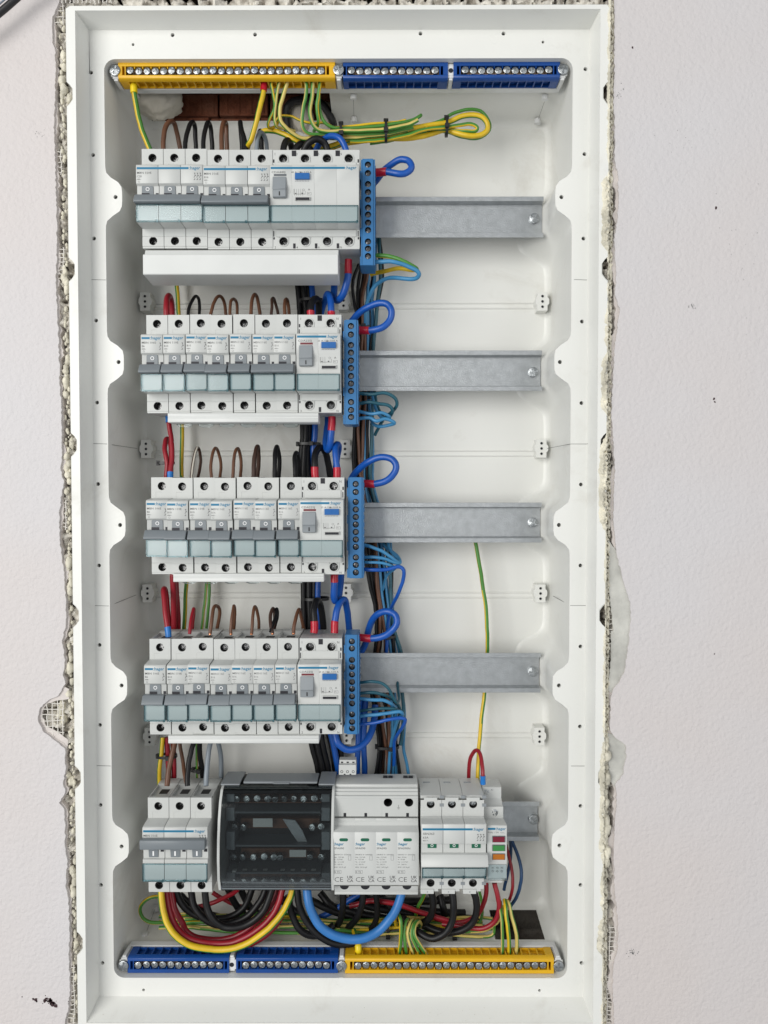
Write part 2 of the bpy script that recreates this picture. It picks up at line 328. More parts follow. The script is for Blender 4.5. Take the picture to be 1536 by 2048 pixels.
# the wide bare patches on the right
def patch(px,d,mi,seed,thick=1.0):
    lp=[W(x,y,d) for x,y in jag(px+[px[0]],5,1.,seed)][:-1]; fill(m,[lp],d,mi); skirt(m,lp,d,d-thick,mi)
patch([(1216,1080),(1236,1105),(1250,1140),(1262,1180),(1270,1210),(1271,1245),(1266,1262),(1228,1268),(1220,1200)],WD-1.3,1,11)
patch([(1222,1262),(1266,1258),(1262,1300),(1256,1340),(1244,1368),(1226,1388),(1216,1380),(1222,1320)],WD-1.5,1,12)
patch([(1216,1466),(1236,1470),(1258,1485),(1260,1512),(1252,1552),(1232,1576),(1218,1560)],WD-1.4,1,13)
patch([(112,1378),(126,1372),(138,1378),(138,1398),(110,1402),(92,1408),(96,1396)],WD-1.5,0,14)
patch([(74,1425),(70,1448),(84,1470),(108,1490),(134,1508),(136,1480),(112,1462),(92,1452),(86,1436)],WD-2.6,0,15)
bc=link('plaster_edge',m.mesh('plaster_edge',['basecoat','plaster'],0,0)); bc['kind']='structure'
# crumbled mortar bed in the gap
def bed(x0,x1,z0,z1,d,seed,st=1.15):
    nx=int((x1-x0)/st); nz=int((z1-z0)/st); vs=[]
    for j in range(nz+1):
        for i in range(nx+1):
            x=x0+(x1-x0)*i/nx; z=z0+(z1-z0)*j/nz; p=Vector((x*.13,z*.13,seed)); q=Vector((x*.42,z*.42,seed+9))
            h=5.*noise.noise(p)+3.*noise.noise(q)+1.5*noise.noise(q*2.3)
            c=noise.noise(Vector((x*.25,z*.25,seed+30)));
            if c>.26: h-=min(14,(c-.26)*95)
            vs.append((x,-(d+h),z))
    m.add(vs,[(j*(nx+1)+i,j*(nx+1)+i+1,(j+1)*(nx+1)+i+1,(j+1)*(nx+1)+i) for j in range(nz) for i in range(nx)],0)
m=MB(); bed(-283,-246.,zb,zt,55.,3.); bed(171.,196,zb,zt,54.5,8.); bed(-246,171,141.2,zt,55,14.,1.6)
mo=link('mortar_bed',m.mesh('mortar_bed',['mortar'],0,60)); mo['kind']='structure'
m=MB(); m.box(-283,196,-75,-74,-730,175); m.box(-283,-282,-75,58,-730,175); m.box(195,196,-75,58,-730,175); m.box(-283,196,-75,58,175,176); m.box(-283,196,-75,58,-731,-730)
cav=link('wall_cavity',m.mesh('wall_cavity',['cavity'],0,0)); cav['kind']='structure'
# fibre mesh strands
def strands(px0,px1,py0,py1,nx,ny,d,seed):
    rnd=random.Random(seed)
    for i in range(nx):
        x=px0+(px1-px0)*i/max(1,nx-1); pts=[]
        for k in range(7):
            y=py0+(py1-py0)*k/6; X,Z=W(x+rnd.uniform(-1.2,1.2),y,d); pts.append((X,-(d+rnd.uniform(-.5,.5)),Z))
        m.tube(spline(pts,2),.42,5)
    for j in range(ny):
        y=py0+(py1-py0)*(j+.5)/ny; pts=[]
        for k in range(4):
            x=px0-3+(px1-px0+6)*k/3; X,Z=W(x,y+rnd.uniform(-1.5,1.5),d); pts.append((X,-(d+.2+rnd.uniform(-.5,.5)),Z))
        m.tube(spline(pts,2),.36,5)
m=MB()
strands(84,126,1400,1470,5,6,58.2,1); strands(114,127,495,560,2,8,58.4,2); strands(108,126,-5,50,2,5,58.4,3); strands(134,148,1930,2050,2,13,58.4,5); strands(124,222,-6,6,13,1,62,9)
strands(1218,1230,1470,1560,2,9,58.4,6); strands(1220,1231,1850,1925,2,8,58.4,7); strands(1214,1228,1950,2050,2,12,58.2,8); strands(1214,1226,1140,1300,2,17,58,10)
strands(120,129,735,790,2,5,58,15); strands(122,132,1000,1060,2,6,57.8,16); strands(113,122,300,350,2,5,57.8,17); strands(130,139,1690,1740,2,6,57.8,19)
me_=link('fibre_mesh',m.mesh('fibre_mesh',['mesh'])); tag(me_,'frayed white fibre mesh showing in the broken plaster around the box','fibre mesh',None,'stuff')
# expanding foam
def blob(cx,cd,cz,rx,rd,rz,seed,n=10,amp=.28):
    vs=[];fs=[]
    for i in range(n+1):
        th=math.pi*i/n
        for k in range(2*n):
            ph=math.pi*k/n; v=Vector((math.sin(th)*math.cos(ph),math.sin(th)*math.sin(ph),math.cos(th)))
            s=1+amp*noise.noise(v*1.7+Vector((seed,0,0)))+amp*.7*noise.noise(v*4.1+Vector((0,seed,0)))+amp*.4*noise.noise(v*9+Vector((0,0,seed)))
            vs.append((cx+v.x*rx*s,-(cd+v.y*rd*s),cz+v.z*rz*s))
    N=2*n
    for i in range(n):
        for k in range(N): fs.append((i*N+k,i*N+(k+1)%N,(i+1)*N+(k+1)%N,(i+1)*N+k))
    m.add(vs,fs,0)
m=MB(); rnd=random.Random(21)
heavy_=((340,500,5.5),(600,690,2.5),(690,820,5.),(860,1050,6.),(1060,1180,1.2),(1240,1460,1.6),(1470,1720,3.5),(1820,1910,4.5),(0,330,1.6),(1720,1820,2.5),(500,600,.2),(1910,2100,.8))
def hv(y):
    w=.8
    for a_,b_,h in heavy_:
        w+=h*max(0,min(1,(y-a_)/22,(b_-y)/22))
    return w
zA,zB=W(1210,-8,62)[1],W(1210,2060,62)[1]; nz=int((zA-zB)/.75); nx=16; vs=[]
for j in range(nz+1):
    z=zA+(zB-zA)*j/nz; yp=1024-(z+237.5-.0276*600)/.41   # rough picture row, only to vary the width
    w_=hv(max(0,min(2048,(zA-z)/(zA-zB)*2060)))+1.6*noise.noise(Vector((0,z*.12,4)))+.8*noise.noise(Vector((0,z*.5,9)))
    w_=max(.05,w_); xl,xr=174.6-w_,178.6+1.3*noise.noise(Vector((7,z*.2,2)))
    for i in range(nx+1):
        u=i/nx; x=xl+(xr-xl)*u; p=Vector((x*.35,z*.35,2.)); q=Vector((x*.9,z*.9,6.))
        env=min(1,u*5,(1-u)*4); h=(1.3+.25*w_)*env*(.75+.9*noise.noise(p))+1.1*env*noise.noise(q)
        c=noise.noise(Vector((x*.55,z*.55,40.)))+.35*noise.noise(Vector((x*1.6,z*1.6,50.)))
        if u>.35 and c>.2: h-=min(6,(c-.2)*30)*min(1,(u-.35)*4)
        base=63.6 if x<174.4 else 59.5+max(0,(176-x))*1.2
        vs.append((x,-(base+h),z))
m.add(vs,[(j*(nx+1)+i,j*(nx+1)+i+1,(j+1)*(nx+1)+i+1,(j+1)*(nx+1)+i) for j in range(nz) for i in range(nx)],0)
y=1480
while y<1730:
    r_=rnd.uniform(1.8,3.6); X,Z=W(1211+rnd.uniform(-3,3),y,62); blob(X,58.5+r_*.8,Z,r_*rnd.uniform(.9,1.2),r_,r_*rnd.uniform(1.0,1.7),rnd.uniform(0,50),9,.34)
    y+=rnd.uniform(7,16)
for (x,y,rx,rz) in ((1206,1490,5,9),(1203,1550,5.5,8),(1206,1598,4,5),(1204,1640,4.5,8),(1203,1680,4,7),(1206,1860,4,7)):
    X,Z=W(x,y,63); blob(X,60.5,Z,rx*.62,4.0,rz*.8,x*y*.01,12)
y=0
while y<2040:   # thinner smears on the left
    if rnd.random()<.8:
        X,Z=W(121+.0137*y+rnd.uniform(-5,4.),y,60); r_=rnd.uniform(.5,1.9)*(1.5 if noise.noise(Vector((y*.01,3,3)))>.12 else .8); blob(X,56.5+r_*.6,Z,r_,r_,r_*rnd.uniform(1.,2.),rnd.uniform(0,60),6)
    y+=rnd.uniform(4,9)
for (x,y,rx,rz) in ((120,1420,5,9),(124,1440,4,7),(117,1432,4,5),(122,1408,4,6),(140,1565,5,7),(134,1552,4,6),(150,1890,3.5,8),(137,195,4,9),(142,885,4,9)):
    X,Z=W(x,y,58); blob(X,54.5,Z,rx*.6,4.,rz*.6,x*y*.01,12)
fo=link('expanding_foam',m.mesh('expanding_foam',['foam'],0,80)); tag(fo,'dried cream expanding foam squeezed out around the box rim','foam',None,'stuff')
# specks and scuffs on the paint
def specks(name,lst,matn,label,d=WD+.15):
    m=MB()
    for (x,y,r) in lst:
        X,Z=W(x,y,d); k=7; rr=random.Random(int(x*7+y)); pts=[]
        for i in range(k):
            a=2*math.pi*i/k; q=r*.4*rr.uniform(.55,1.3); pts.append((X+q*math.cos(a),Z+q*math.sin(a)))
        m.prism_d(pts,WD-.05,d,0)
    o=link(name,m.mesh(name,[matn],0,0)); tag(o,label,'paint marks',None,'stuff'); return o
rnd=random.Random(9); L_=[(98+rnd.gauss(0,11),2003+rnd.gauss(0,5),rnd.uniform(.7,3.0)) for _ in range(34)]+[(105,2008,6),(72,2000,3.4),(66,1998,2.6),(112,2012,4),(90,2002,3.8),(101,2003,4.5)]
specks('dark_paint_spots',L_+[(1432,416,3.2),(1428,798,2.8),(1430,804,2.0),(1265,95,2.6),(1429,1308,1.4),(44,1994,1.3)],'spot','dark spatter marks on the white painted wall')
L_=[(1385+rnd.gauss(0,5),612+rnd.gauss(0,2.0),rnd.uniform(.5,1.2)) for _ in range(16)]+[(1264+rnd.gauss(0,4.5),1906+rnd.gauss(0,5),rnd.uniform(.5,1.3)) for _ in range(26)]+[(1239+rnd.gauss(0,4),190+rnd.gauss(0,9),rnd.uniform(.5,1.1)) for _ in range(14)]+[(80+rnd.gauss(0,7),265+rnd.gauss(0,5),rnd.uniform(.4,.9)) for _ in range(12)]+[(1365+rnd.gauss(0,28),260+rnd.gauss(0,40),rnd.uniform(.3,.7)) for _ in range(20)]+[(1480+rnd.gauss(0,28),500+rnd.gauss(0,120),rnd.uniform(.3,.8)) for _ in range(24)]
specks('grey_scuff_marks',L_,'pencil','small grey scuffs on the painted wall beside the box')
# dark flexible pipe crossing the top left corner in front of the wall
pts=[(*W(x,y,75),75) for x,y in ((-900,640),(-300,225),(-60,70),(0,25),(45,-14),(110,-70),(420,-420),(900,-980))]
m=MB(); m.tube(spline([(a,-c,b) for a,b,c in pts],6),2.7,12); m.tube(spline([(a-1.5,-c-3.2,b+2.2) for a,b,c in pts],6),.8,6,1)
pi=link('cable',m.mesh('cable',['black','w_grey'])); tag(pi,'black cable crossing the top left corner in front of the wall','cable')

# ================= THE BOX =================
box=thing('distribution_box','large white plastic flush distribution box set in the broken plaster','electrical box',(0,0,-265))
def bpart(name,mb,mats,bev=0,smooth=35):
    o=link(name,mb.mesh(name,mats,bev,smooth)); o.parent=box; o.matrix_parent_inverse=Matrix.Translation(V(0,0,-265)).inverted(); return o
FD=45.
def tabshape(z,half=20.,p=1.7):
    best=0
    for zr in ZR:
        t=abs(z-zr)/half
        if t<1.6:
            v=1/(1+math.exp((t-.82)*9)); best=max(best,v)
    return best
KX0=W(289,215,-10)[0]; KX1=W(662,215,-10)[0]; BX0=W(985,1850,-10)[0]
def lerp(a,b,t): return a+(b-a)*t
def level(d):
    t=max(0,min(1,(FD-d)/81.))
    xl=-226.5+.6*t*2; xr=150.; 
    if d>24: ztp,zbt=109.8,-641.6
    elif d>14: k=(24-d)/10; ztp,zbt=lerp(109.8,102.5,k),lerp(-641.6,-632.,k)
    else: k=(14-d)/50; ztp,zbt=lerp(102.5,97.5,k),lerp(-632.,-627.,k)
    amp=lerp(13.5,10,min(1,(FD-d)/45)) if d>0 else lerp(10,26,min(1,-d/36))
    half=lerp(17.5,22,min(1,(FD-d)/45)) if d>0 else lerp(22,30,min(1,-d/36))
    ins=0
    if d<-28: q=(-28-d)/8; ins=8*(1-math.sqrt(max(0,1-q*q)))*.6
    return xl+ins,xr-ins,ztp-ins,zbt+ins,amp,half
def outline(d,rc=9.):
    xl,xr,zt_,zb_,amp,half=level(d); out=[]
    def arc(cx,cz,a0):
        for i in range(1,7): a=a0-math.pi/2*i/7; out.append((cx+rc*math.cos(a),cz+rc*math.sin(a)))
    nz=190
    for i in range(nz+1):   # right side, downwards
        z=zt_-rc-(zt_-zb_-2*rc)*i/nz; out.append((xr-amp*tabshape(z,half),z))
    arc(xr-rc,zb_+rc,0)
    xs=[xr-rc,W(1090,1880,8)[0],BX0]+[BX0-(BX0-xl-rc)*i/10 for i in range(1,11)]
    for x in xs: out.append((x,zb_))
    arc(xl+rc,zb_+rc,-math.pi/2)
    for i in range(nz+1):
        z=zb_+rc+(zt_-zb_-2*rc)*i/nz; out.append((xl+amp*tabshape(z,half),z))
    arc(xl+rc,zt_-rc,math.pi)
    xs=[xl+rc,KX0]+[KX0+(KX1-KX0)*i/6 for i in range(1,7)]+[KX1+(xr-rc-KX1)*i/6 for i in range(1,7)]
    for x in xs: out.append((x,zt_))
    arc(xr-rc,zt_-rc,math.pi/2)
    return out,(nz+1+6,2*(nz+1)+6+13+6+6)
LV=[45,44.2,42,36,30,24.5,23.5,18,14,8,2,-4,-10,-16,-22,-28,-31,-33.5,-35,-36]
OL=[outline(d) for d in LV]; ib,it=OL[0][1]; OL=[o[0] for o in OL]; NO=len(OL[0])
m=MB(); vs=[]
for d,o in zip(LV,OL): vs+=[(x,-d,z) for x,z in o]
fs=[]
for j in range(len(LV)-1):
    for i in range(NO):
        k=(i+1)%NO
        if it+1<=i<it+7 and LV[j]<=14 and LV[j+1]>=-31: continue      # knock-out opening in the ceiling
        if ib+1<=i<ib+2 and LV[j]<=8 and LV[j+1]>=-31: continue       # opening in the floor, right
        fs.append((j*NO+i,j*NO+k,(j+1)*NO+k,(j+1)*NO+i))
m.add(vs,fs); fill(m,[OL[-1]],-36)
recess=bpart('recess',m,['box'],0,50)
# flange with holes
def circ(cx,cz,r,n=12): return [(cx+r*math.cos(2*math.pi*i/n),cz+r*math.sin(2*math.pi*i/n)) for i in range(n)]
FLr=[(-238.3,132.6),(163.4,132.2),(163.2,-657.2),(-238.8,-657.2)]
HP=[]
for x,y in ((182,145),(186,310),(188,477),(192,641),(194,805),(196,968),(198,1131),(199,1290),(200,1450),(201,1610),(202,1770),(205,1926),(1171,138),(1169,308),(1167,477),(1164,643),(1163,806),(1162,969),(1161,1131),(1161,1293),(1160,1453),(1161,1612),(1161,1770),(1163,1926),(345,70),(510,69),(841,67),(1007,67),(523,1999),(843,1998),(1002,1998),(362,1999)): HP.append((*W(x,y,FD),1.6 if not(x==362) else 1.1))
for x,y in ((266,89),(1086,84),(287,1980),(1079,1981)): HP.append((*W(x,y,FD),1.2))
for x,y in ((231,394),(237,724),(240,1050),(243,1371),(243,1693),(1123,394),(1120,724),(1118,1050),(1118,1371),(1119,1691)): HP.append((*W(x,y,FD),1.7))
m=MB(); fill(m,[FLr,OL[0]]+[circ(*h) for h in HP],FD)
for h in HP:
    c=circ(*h); skirt(m,c,FD,FD-2.6,0); skirt(m,c,FD-2.6,FD-7,1); fill(m,[c],FD-4,1)
# slanted inner wall and rim
RD=64.
RI=[(-241.6,136.2),(166.6,136.4),(166.4,-666),(-242.,-666)]
for i in range(4):
    a,b=FLr[i],FLr[(i+1)%4]; c,e=RI[(i+1)%4],RI[i]
    m.add([(a[0],-FD,a[1]),(b[0],-FD,b[1]),(c[0],-(RD-.6),c[1]),(e[0],-(RD-.6),e[1])],[(0,1,2,3)])
def rimside(x,s,z0,z1):
    out=[(x,z0)]; k=[W(140,yy,RD)[1] for yy in (187,538,889,1232,1556,1888)]
    for zc in (k if z1<z0 else k[::-1]):
        dr=-1 if z1<z0 else 1
        out+=[(x,zc-dr*9.5),(x+s*2.2,zc-dr*7.5),(x+s*4.6,zc-dr*4),(x+s*4.6,zc+dr*4),(x+s*2.2,zc+dr*7.5),(x,zc+dr*9.5)]
    out.append((x,z1)); return out
RO=[(-246,140.3)]+[(172,140.3)]+rimside(174.2,-1,138.2,-672)+rimside(-249.2,1,-672,138.2)
def grow(P,k): 
    cx,cz=-37.5,-265; return [(x+(k if x>cx else -k),z+(k if z>cz else -k)) for x,z in P]
fill(m,[RI,grow(RO,-.7)],RD)
n=len(RO)
RI2=[(-241.4,135.9),(166.4,136.1),(166.2,-665.6),(-241.8,-665.6)]
a=grow(RO,-.7); vs=[(x,-RD,z) for x,z in a]+[(x,-(RD-.7),z) for x,z in RO]+[(x,-(RD-30),z) for x,z in RO]
m.add(vs,[(i,(i+1)%n,n+(i+1)%n,n+i) for i in range(n)]+[(n+i,n+(i+1)%n,2*n+(i+1)%n,2*n+i) for i in range(n)])
m.add([(x,-RD,z) for x,z in RI]+[(x,-(RD-.6),z) for x,z in RI],[(i,(i+1)%4,4+(i+1)%4,4+i) for i in range(4)])
bpart('frame',m,['box','seam'],0,30)
m=MB()
for x,y,r in ((988,78,3.6),(1105,100,3.8),(1150,352,2.6),(1150,640,2.6),(1148,945,2.8),(1148,1200,2.6),(545,1989,3.8),(985,1988,4),(1097,1964,4),(683,1964,4),(824,1988,3.8),(1156,1961,3.6),(190,1880,3.2)):
    X,Z=W(x,y,FD); m.ring(X,Z,r-.22,r,FD-.3,FD+.10,26)
bpart('moulding_mark',m,['box'],0,0)['kind']='stuff'
# ridges across the back wall, divider clips, pegs, raised panels
RY=[(612,612),(907,907),(1190,1190),(1470,1470)]
for k in range(4):
    zc=W(700,RY[k][0],-36)[1]; m=MB()
    for dz in (-2.4,2.2): m.prism_x([(-36.2,zc+dz+.9),(-34.9,zc+dz+.35),(-34.9,zc+dz-.35),(-36.2,zc+dz-.9)],-214,140)
    bpart('ridge',m,['box'])
CL=[(290,603),(687,601),(1085,603),(292,898),(690,898),(1083,897),(295,1187),(692,1186),(1081,1187),(299,1474),(693,1471),(1079,1473)]
first=None
for x,y in CL:
    X,Z=W(x,y,-24)
    if first is None:
        m=MB(); m.prism_d([(-4.6,-8.2),(4.6,-8.2),(4.6,-3.6),(6.2,-1.8),(6.2,2.2),(4.6,4.2),(4.6,8.2),(-4.6,8.2),(-4.6,4.2),(-6.,2.2),(-6.,-1.8),(-4.6,-3.6)],-36,-24)
        for zz in (-4.7,0,4.7): m.cyl(0,zz,1.35,-24.3,-23.75,12,1); m.ring(0,zz,1.3,1.65,-24.2,-23.6,12,0)
        me=m.mesh('divider_clip',['box','slot'],.35); first=me
    o=link('divider_clip',first); o.parent=box; o.matrix_parent_inverse=Matrix.Translation(V(0,0,-265)).inverted(); o.location=V(X,0,Z)
m=MB()
for (x,y,d,r) in ((707,197,8,2.9),(1090,197,8,2.9),(1075,245,-28,2.9),(708,242,-26,2.6),(290,1868,2,2.9),(311,1815,-28,2.8)):
    X,Z=W(x,y,d); s=1 if y<1000 else -1
    vs=[(X+r*math.cos(a)*.98,-d+r*math.sin(a)*.98,Z+s*k) for k in (3,-1.2) for a in [2*math.pi*i/16 for i in range(16)]]
    m.add(vs,[tuple(range(16)),tuple(range(31,15,-1))]+[(i,(i+1)%16,16+(i+1)%16,16+i) for i in range(16)])
bpart('peg',m,['carrier'])['kind']='stuff'
def seam(pts,r=.22):
    m=MB(); m.tube([(X,-d,Z) for X,d,Z in pts],r,5); return m
def sx(lst): return [( *(lambda w_:(w_[0],d,w_[1]))(W(x,y,d)),) for x,y,d in lst]
for lst in ([(176,559,45),(212,560,45)],[(1148,559,45),(1174,560,45)],[(160,883,58),(186,887,45),(214,888,45),(274,897,-10)],[(1094,897,-10),(1141,888,45),(1173,888,45),(1190,885,56)],[(162,1220,58),(188,1211,45),(218,1212,45),(272,1190,-10)],[(1106,1192,-10),(1141,1211,45),(1172,1211,45),(1192,1221,56)],[(190,1531,45),(222,1532,45)],[(1142,1532,45),(1172,1532,45)]):
    bpart('seam',seam(sx(lst)),['seam'])
for lst in ([(707,200,8),(708,240,-30)],[(1090,200,6),(1076,240,-28)],[(310,1818,-26),(292,1866,0)]):
    bpart('seam',seam(sx(lst),.18),['seam'])
# brickwork and rubble seen through the ceiling opening
bk=thing('brick_wall','dark red hollow bricks seen through the opening at the top of the box','brickwork',(0,-44,110)); bk['kind']='structure'
def brick(x0,x1,z0,z1,d,nm='brick'):
    m=MB(); 
    m.box(x0,x1,d-18,d,z0,z1)
    for k in range(int((x1-x0)/11)): m.box(x0+3+k*11,x0+8+k*11,d,d+.9,z0+1,z1-1)
    o=link(nm,m.mesh(nm,['brick'],.5)); o.parent=bk; o.matrix_parent_inverse=Matrix.Translation(V(0,-44,110)).inverted()
for z0 in (84,106,128):
    for k in range(4): brick(-206+k*46+(8 if z0==106 else 0),-162+k*46+(8 if z0==106 else 0),z0,z0+20,-40+((k*7+z0)%5)*.7)
m=MB(); m.box(-216,-40,-70,14,150,152)
o=link('lintel',m.mesh('lintel',['cavity'],.4)); o.parent=bk; o.matrix_parent_inverse=Matrix.Translation(V(0,-44,110)).inverted()
m=MB(); X,Z=W(318,214,-22); blob(X,-14,Z+3,22,20,16,4.,22,.16)
o=link('foam_lump',m.mesh('foam_lump',['foamw'],0,80)); tag(o,'pale lump of hardened foam in the left end of the top opening','foam')
m=MB()
X,Z=W(600,225,-30); blob(X,-36,Z,11,8,15,2.,14,.18); X,Z=W(652,228,-30); blob(X,-38,Z,8,8,14,6.,14,.18)
o=link('mortar_lump',m.mesh('mortar_lump',['foamw'],0,80)); tag(o,'pale mortar lumps behind the earth wires in the top opening','mortar')
m=MB(); pts=[(*W(x,y,d),d) for x,y,d in ((575,262,-30),(574,215,-26),(600,200,-20),(640,205,-20),(664,240,-22),(668,262,-30))]
m.tube(spline([(a,-c,b) for a,b,c in pts],5),3.4,10)
o=link('conduit',m.mesh('conduit',['black'])); tag(o,'black conduit arching through the right end of the top opening','conduit')
m=MB(); m.box(-170,150,-40,14,-672,-670); bed_=None
o=link('rubble_floor',m.mesh('rubble_floor',['cavity'],0,0)); o['kind']='structure'

# crumbs of plaster on the lower ledge of the box
rnd=random.Random(77); m=MB()
for k in range(330):
    if k>=230:
        x,y=rnd.choice(((rnd.uniform(172,205),rnd.uniform(200,1950)),(rnd.uniform(1150,1172),rnd.uniform(200,1950)),(rnd.uniform(250,1120),rnd.uniform(1955,1992)))); X,Z=W(x,y,45.2); r_=rnd.uniform(.08,.22)
        m.add([(X+r_*a,-(45.2+r_*b),Z+r_*.6*c) for a,b,c in ((1,0,0),(-1,0,0),(0,1,0),(0,-1,0),(.2,.1,1),(-.1,0,-1))],[(0,2,4),(2,1,4),(1,3,4),(3,0,4),(2,0,5),(1,2,5),(3,1,5),(0,3,5)]); continue
    if k<90: x,y=rnd.gauss(1110,45),1996+abs(rnd.gauss(0,5))
    elif k<130: x,y=rnd.gauss(215,16),2000+abs(rnd.gauss(0,8))
    else: x,y=rnd.uniform(200,1160),rnd.uniform(1999,2044)
    if not 196<x<1168: continue
    t_=(y-1996)/48; d=45.3+19*t_; X,Z=W(x,y,d); r_=rnd.uniform(.12,.42)*(1.3 if k%9==0 else 1)
    vs=[(X+r_*a,-(d+.2+r_*b),Z+r_*.6*c) for a,b,c in ((1,0,0),(-1,0,0),(0,1,0),(0,-1,0),(.2,.1,1),(-.1,0,-1))]
    m.add(vs,[(0,2,4),(2,1,4),(1,3,4),(3,0,4),(2,0,5),(1,2,5),(3,1,5),(0,3,5)])
o=link('plaster_crumbs',m.mesh('plaster_crumbs',['mortar'],0,0)); tag(o,'tiny plaster crumbs lying on the lower ledge of the white box','crumbs',None,'stuff')
# ================= RAILS =================
rprof=[(0,17.5),(0,13.6),(-6.6,12.6),(-6.6,-12.6),(0,-13.6),(0,-17.5),(-1.1,-17.5),(-1.1,-14.6),(-7.6,-13.6),(-7.6,13.6),(-1.1,14.6),(-1.1,17.5)]
m=MB(); m.prism_x(rprof,-205,137.5); m.cyl(126.5,0,6.0,-6.6,-6.3,16,1)
rail_me=m.mesh('rail',['zinc','slot'],.15)
scx=[(1069,436),(1067,744),(1066,1045),(1066,1344),(1067,1640)]
RL=['topmost steel mounting rail with screw at its right end','steel mounting rail behind the second row of breakers','steel mounting rail behind the third row of breakers','steel mounting rail behind the fourth row, under a cable shadow','short visible steel rail end at the bottom right']
for i in range(5):
    t=thing('mounting_rail',RL[i],'rail',(0,0,ZR[i]),'steel mounting rails')
    m=MB(); m.prism_x(rprof,-204+(i%3),136+[.6,0,.3,0,-.6][i]); part('channel',m,['zinc'],t,.15)
    X,Z=W(*scx[i],-4); screw(SCR_M,'screw',t,X,-5.2,Z-ZR[i],.4+i*.9,.08)
# ================= BREAKERS =================
S,N=42.5,57.
TOP,BOT=38.8,-40.8
PW=17.7
def pole_body(m,x0,x1,up=False,rib=True):
    g=.21; a,b=x0+g,x1-g; c=(x0+x1)/2
    prof=[(-8,32),(-8,-36),(2,BOT+.5),(S-3,BOT),(S-.5,BOT),(S-.5,-39.3),(S,-39.2),  # bottom lip
          (S,-31.9),(S-.35,-31.8),(S-.35,-31.3),(S,-31.2),(S,-25.2),(N-.8,-24.9),(N-.2,-24.2),(N-.2,-11.2),(N-.3,-10.9)]
    if not up: prof+=[(N-2.6,-10.7),(N-2.6,4.1),(N-.6,5.0),(N,5.6)]
    else: prof+=[(N-.3,-6.2),(N-2.2,-5.6),(N-2.2,9.5),(N,10.2)]
    prof+=[(N,19.4),(N-1.,20.4),(S,21.8),(S,TOP),(S-4,TOP),(S-6.5,TOP-2.2),(18,TOP-2.2),(14,TOP+.6),(2,TOP+.6)]
    i1=prof.index((S,-39.2)); i2=prof.index((S,21.8))
    m.prism_x(prof,a,b,0,skip=(i1,i2))
    m.plate(a,b,-39.2,-31.9,S,c,-35.0,3.35,6,0,1)
    m.plate(a,b,21.8,TOP,S,c,31.7,3.35,6,0,1)
    if rib:
        for q in (a,b-.9): m.box(q,q+.9,14.5,S-3.9,TOP-2.4,TOP-.02)
        m.box(c-3.6,c+3.6,20,30,TOP-2.25,TOP-2.05,1)
    # L shaped moulding line on the shoulder, mid line at the foot
    m.box(x0+3.9,x0+8.7,S-.2,S+.03,26.7,26.9,2); m.box(x0+3.9,x0+4.1,S-.2,S+.03,21.9,26.9,2); m.box(c-.07,c+.07,S-.2,S+.02,-31.2,-25.4,2)
def switch_unit(bar,wh,slot,x0,up=False):
    if not up:
        bar.prism_d([(x0+4.0,-4),(x0+13.3,-4),(x0+13.1,3.6),(x0+12.6,4.3),(x0+4.6,4.3),(x0+4.1,3.6)],N-2.6,N-1.9)
        wh.ring(x0+8.7,1.6,1.05,1.5,N-2.0,N-1.75,18)
        slot.box(x0+4.0,x0+10.2,N-2.5,N-1.82,-3.7,-1.5); slot.box(x0+15.0,x0+17.2,N-2.7,N-2.5,-3.6,-1.3)
    else:
        bar.prism_d([(x0+4.4,4),(x0+12.6,4),(x0+12.4,-4.9),(x0+4.9,-4.9)],N-2.2,N-1.5)
        wh.box(x0+7.9,x0+9.1,N-1.6,N-1.3,-3.6,.2)
        slot.box(x0+14.2,x0+16.9,N-2.3,N-2.1,-.6,2.0)
def stripe(m,x0,x1,z,d=N): m.prism_d([(x0,z-.85),(x1,z-.85),(x1,z+.85),(x0,z+.85)],d-.1,d+.06,0)
def pole_symbol(m,x,z,d):
    for dz in (0,-1.9): pass
    m.box(x-.25,x+.25,d-.05,d+.05,z+.4,z+1.6); m.box(x-.8,x+.4,d-.05,d+.05,z+1.3,z+1.65)
    m.prism_d([(x+.1,z+.2),(x+.45,z+.1),(x-.55,z-2.2),(x-.9,z-2.1)],d-.05,d+.05); m.prism_d([(x+.45,z+.1),(x+.1,z-.3),(x+.8,z-1.),(x+1.1,z-.8)],d-.05,d+.05); m.box(x-.9,x-.2,d-.05,d+.05,z-3.9,z-3.5); m.box(x-.25,x+.15,d-.05,d+.05,z-3.8,z-2.6)
def window(t,x0,x1,z0=-24.6,z1=-11.5,n=1):
    m=MB(); m.box(x0+.25,x1-.25,N+.5,N+1.3,z0,z1); part('label_window',m,['win'],t,.15)
    m=MB()
    m.box(x0+.25,x1-.25,N-.15,N+1.42,z0-.5,z0+.5); m.box(x0+.2,x0+.95,N-.15,N+1.42,z0+.5,z1); m.box(x1-.95,x1-.2,N-.15,N+1.42,z0+.5,z1); m.box(x0+.95,x1-.95,N,N+1.42,z1-.5,z1+.02)
    for k in range(n): xe=x0+(x1-x0)*(k+1)/n; m.box(xe-1.9,xe-.3,N+.4,N+1.9,z0-.9,z0+1.1)
    part('window_frame',m,['winedge'],t,.12)
def bezel_bar(m,x0,x1,up=False):
    if not up: m.prism_x([(N-2.6,-3.6),(N+1.2,-3.7),(N+1.9,-4.2),(N+5.6,-9.6),(N+5.4,-10.7),(N+3.6,-11.3),(N-2.6,-11.)],x0,x1)
    else: m.prism_x([(N-2,4.2),(N+4.4,4.0),(N+5.4,4.8),(N+5.6,11.4),(N+4.6,12.2),(N-.2,12.0),(N-2,10)],x0,x1)
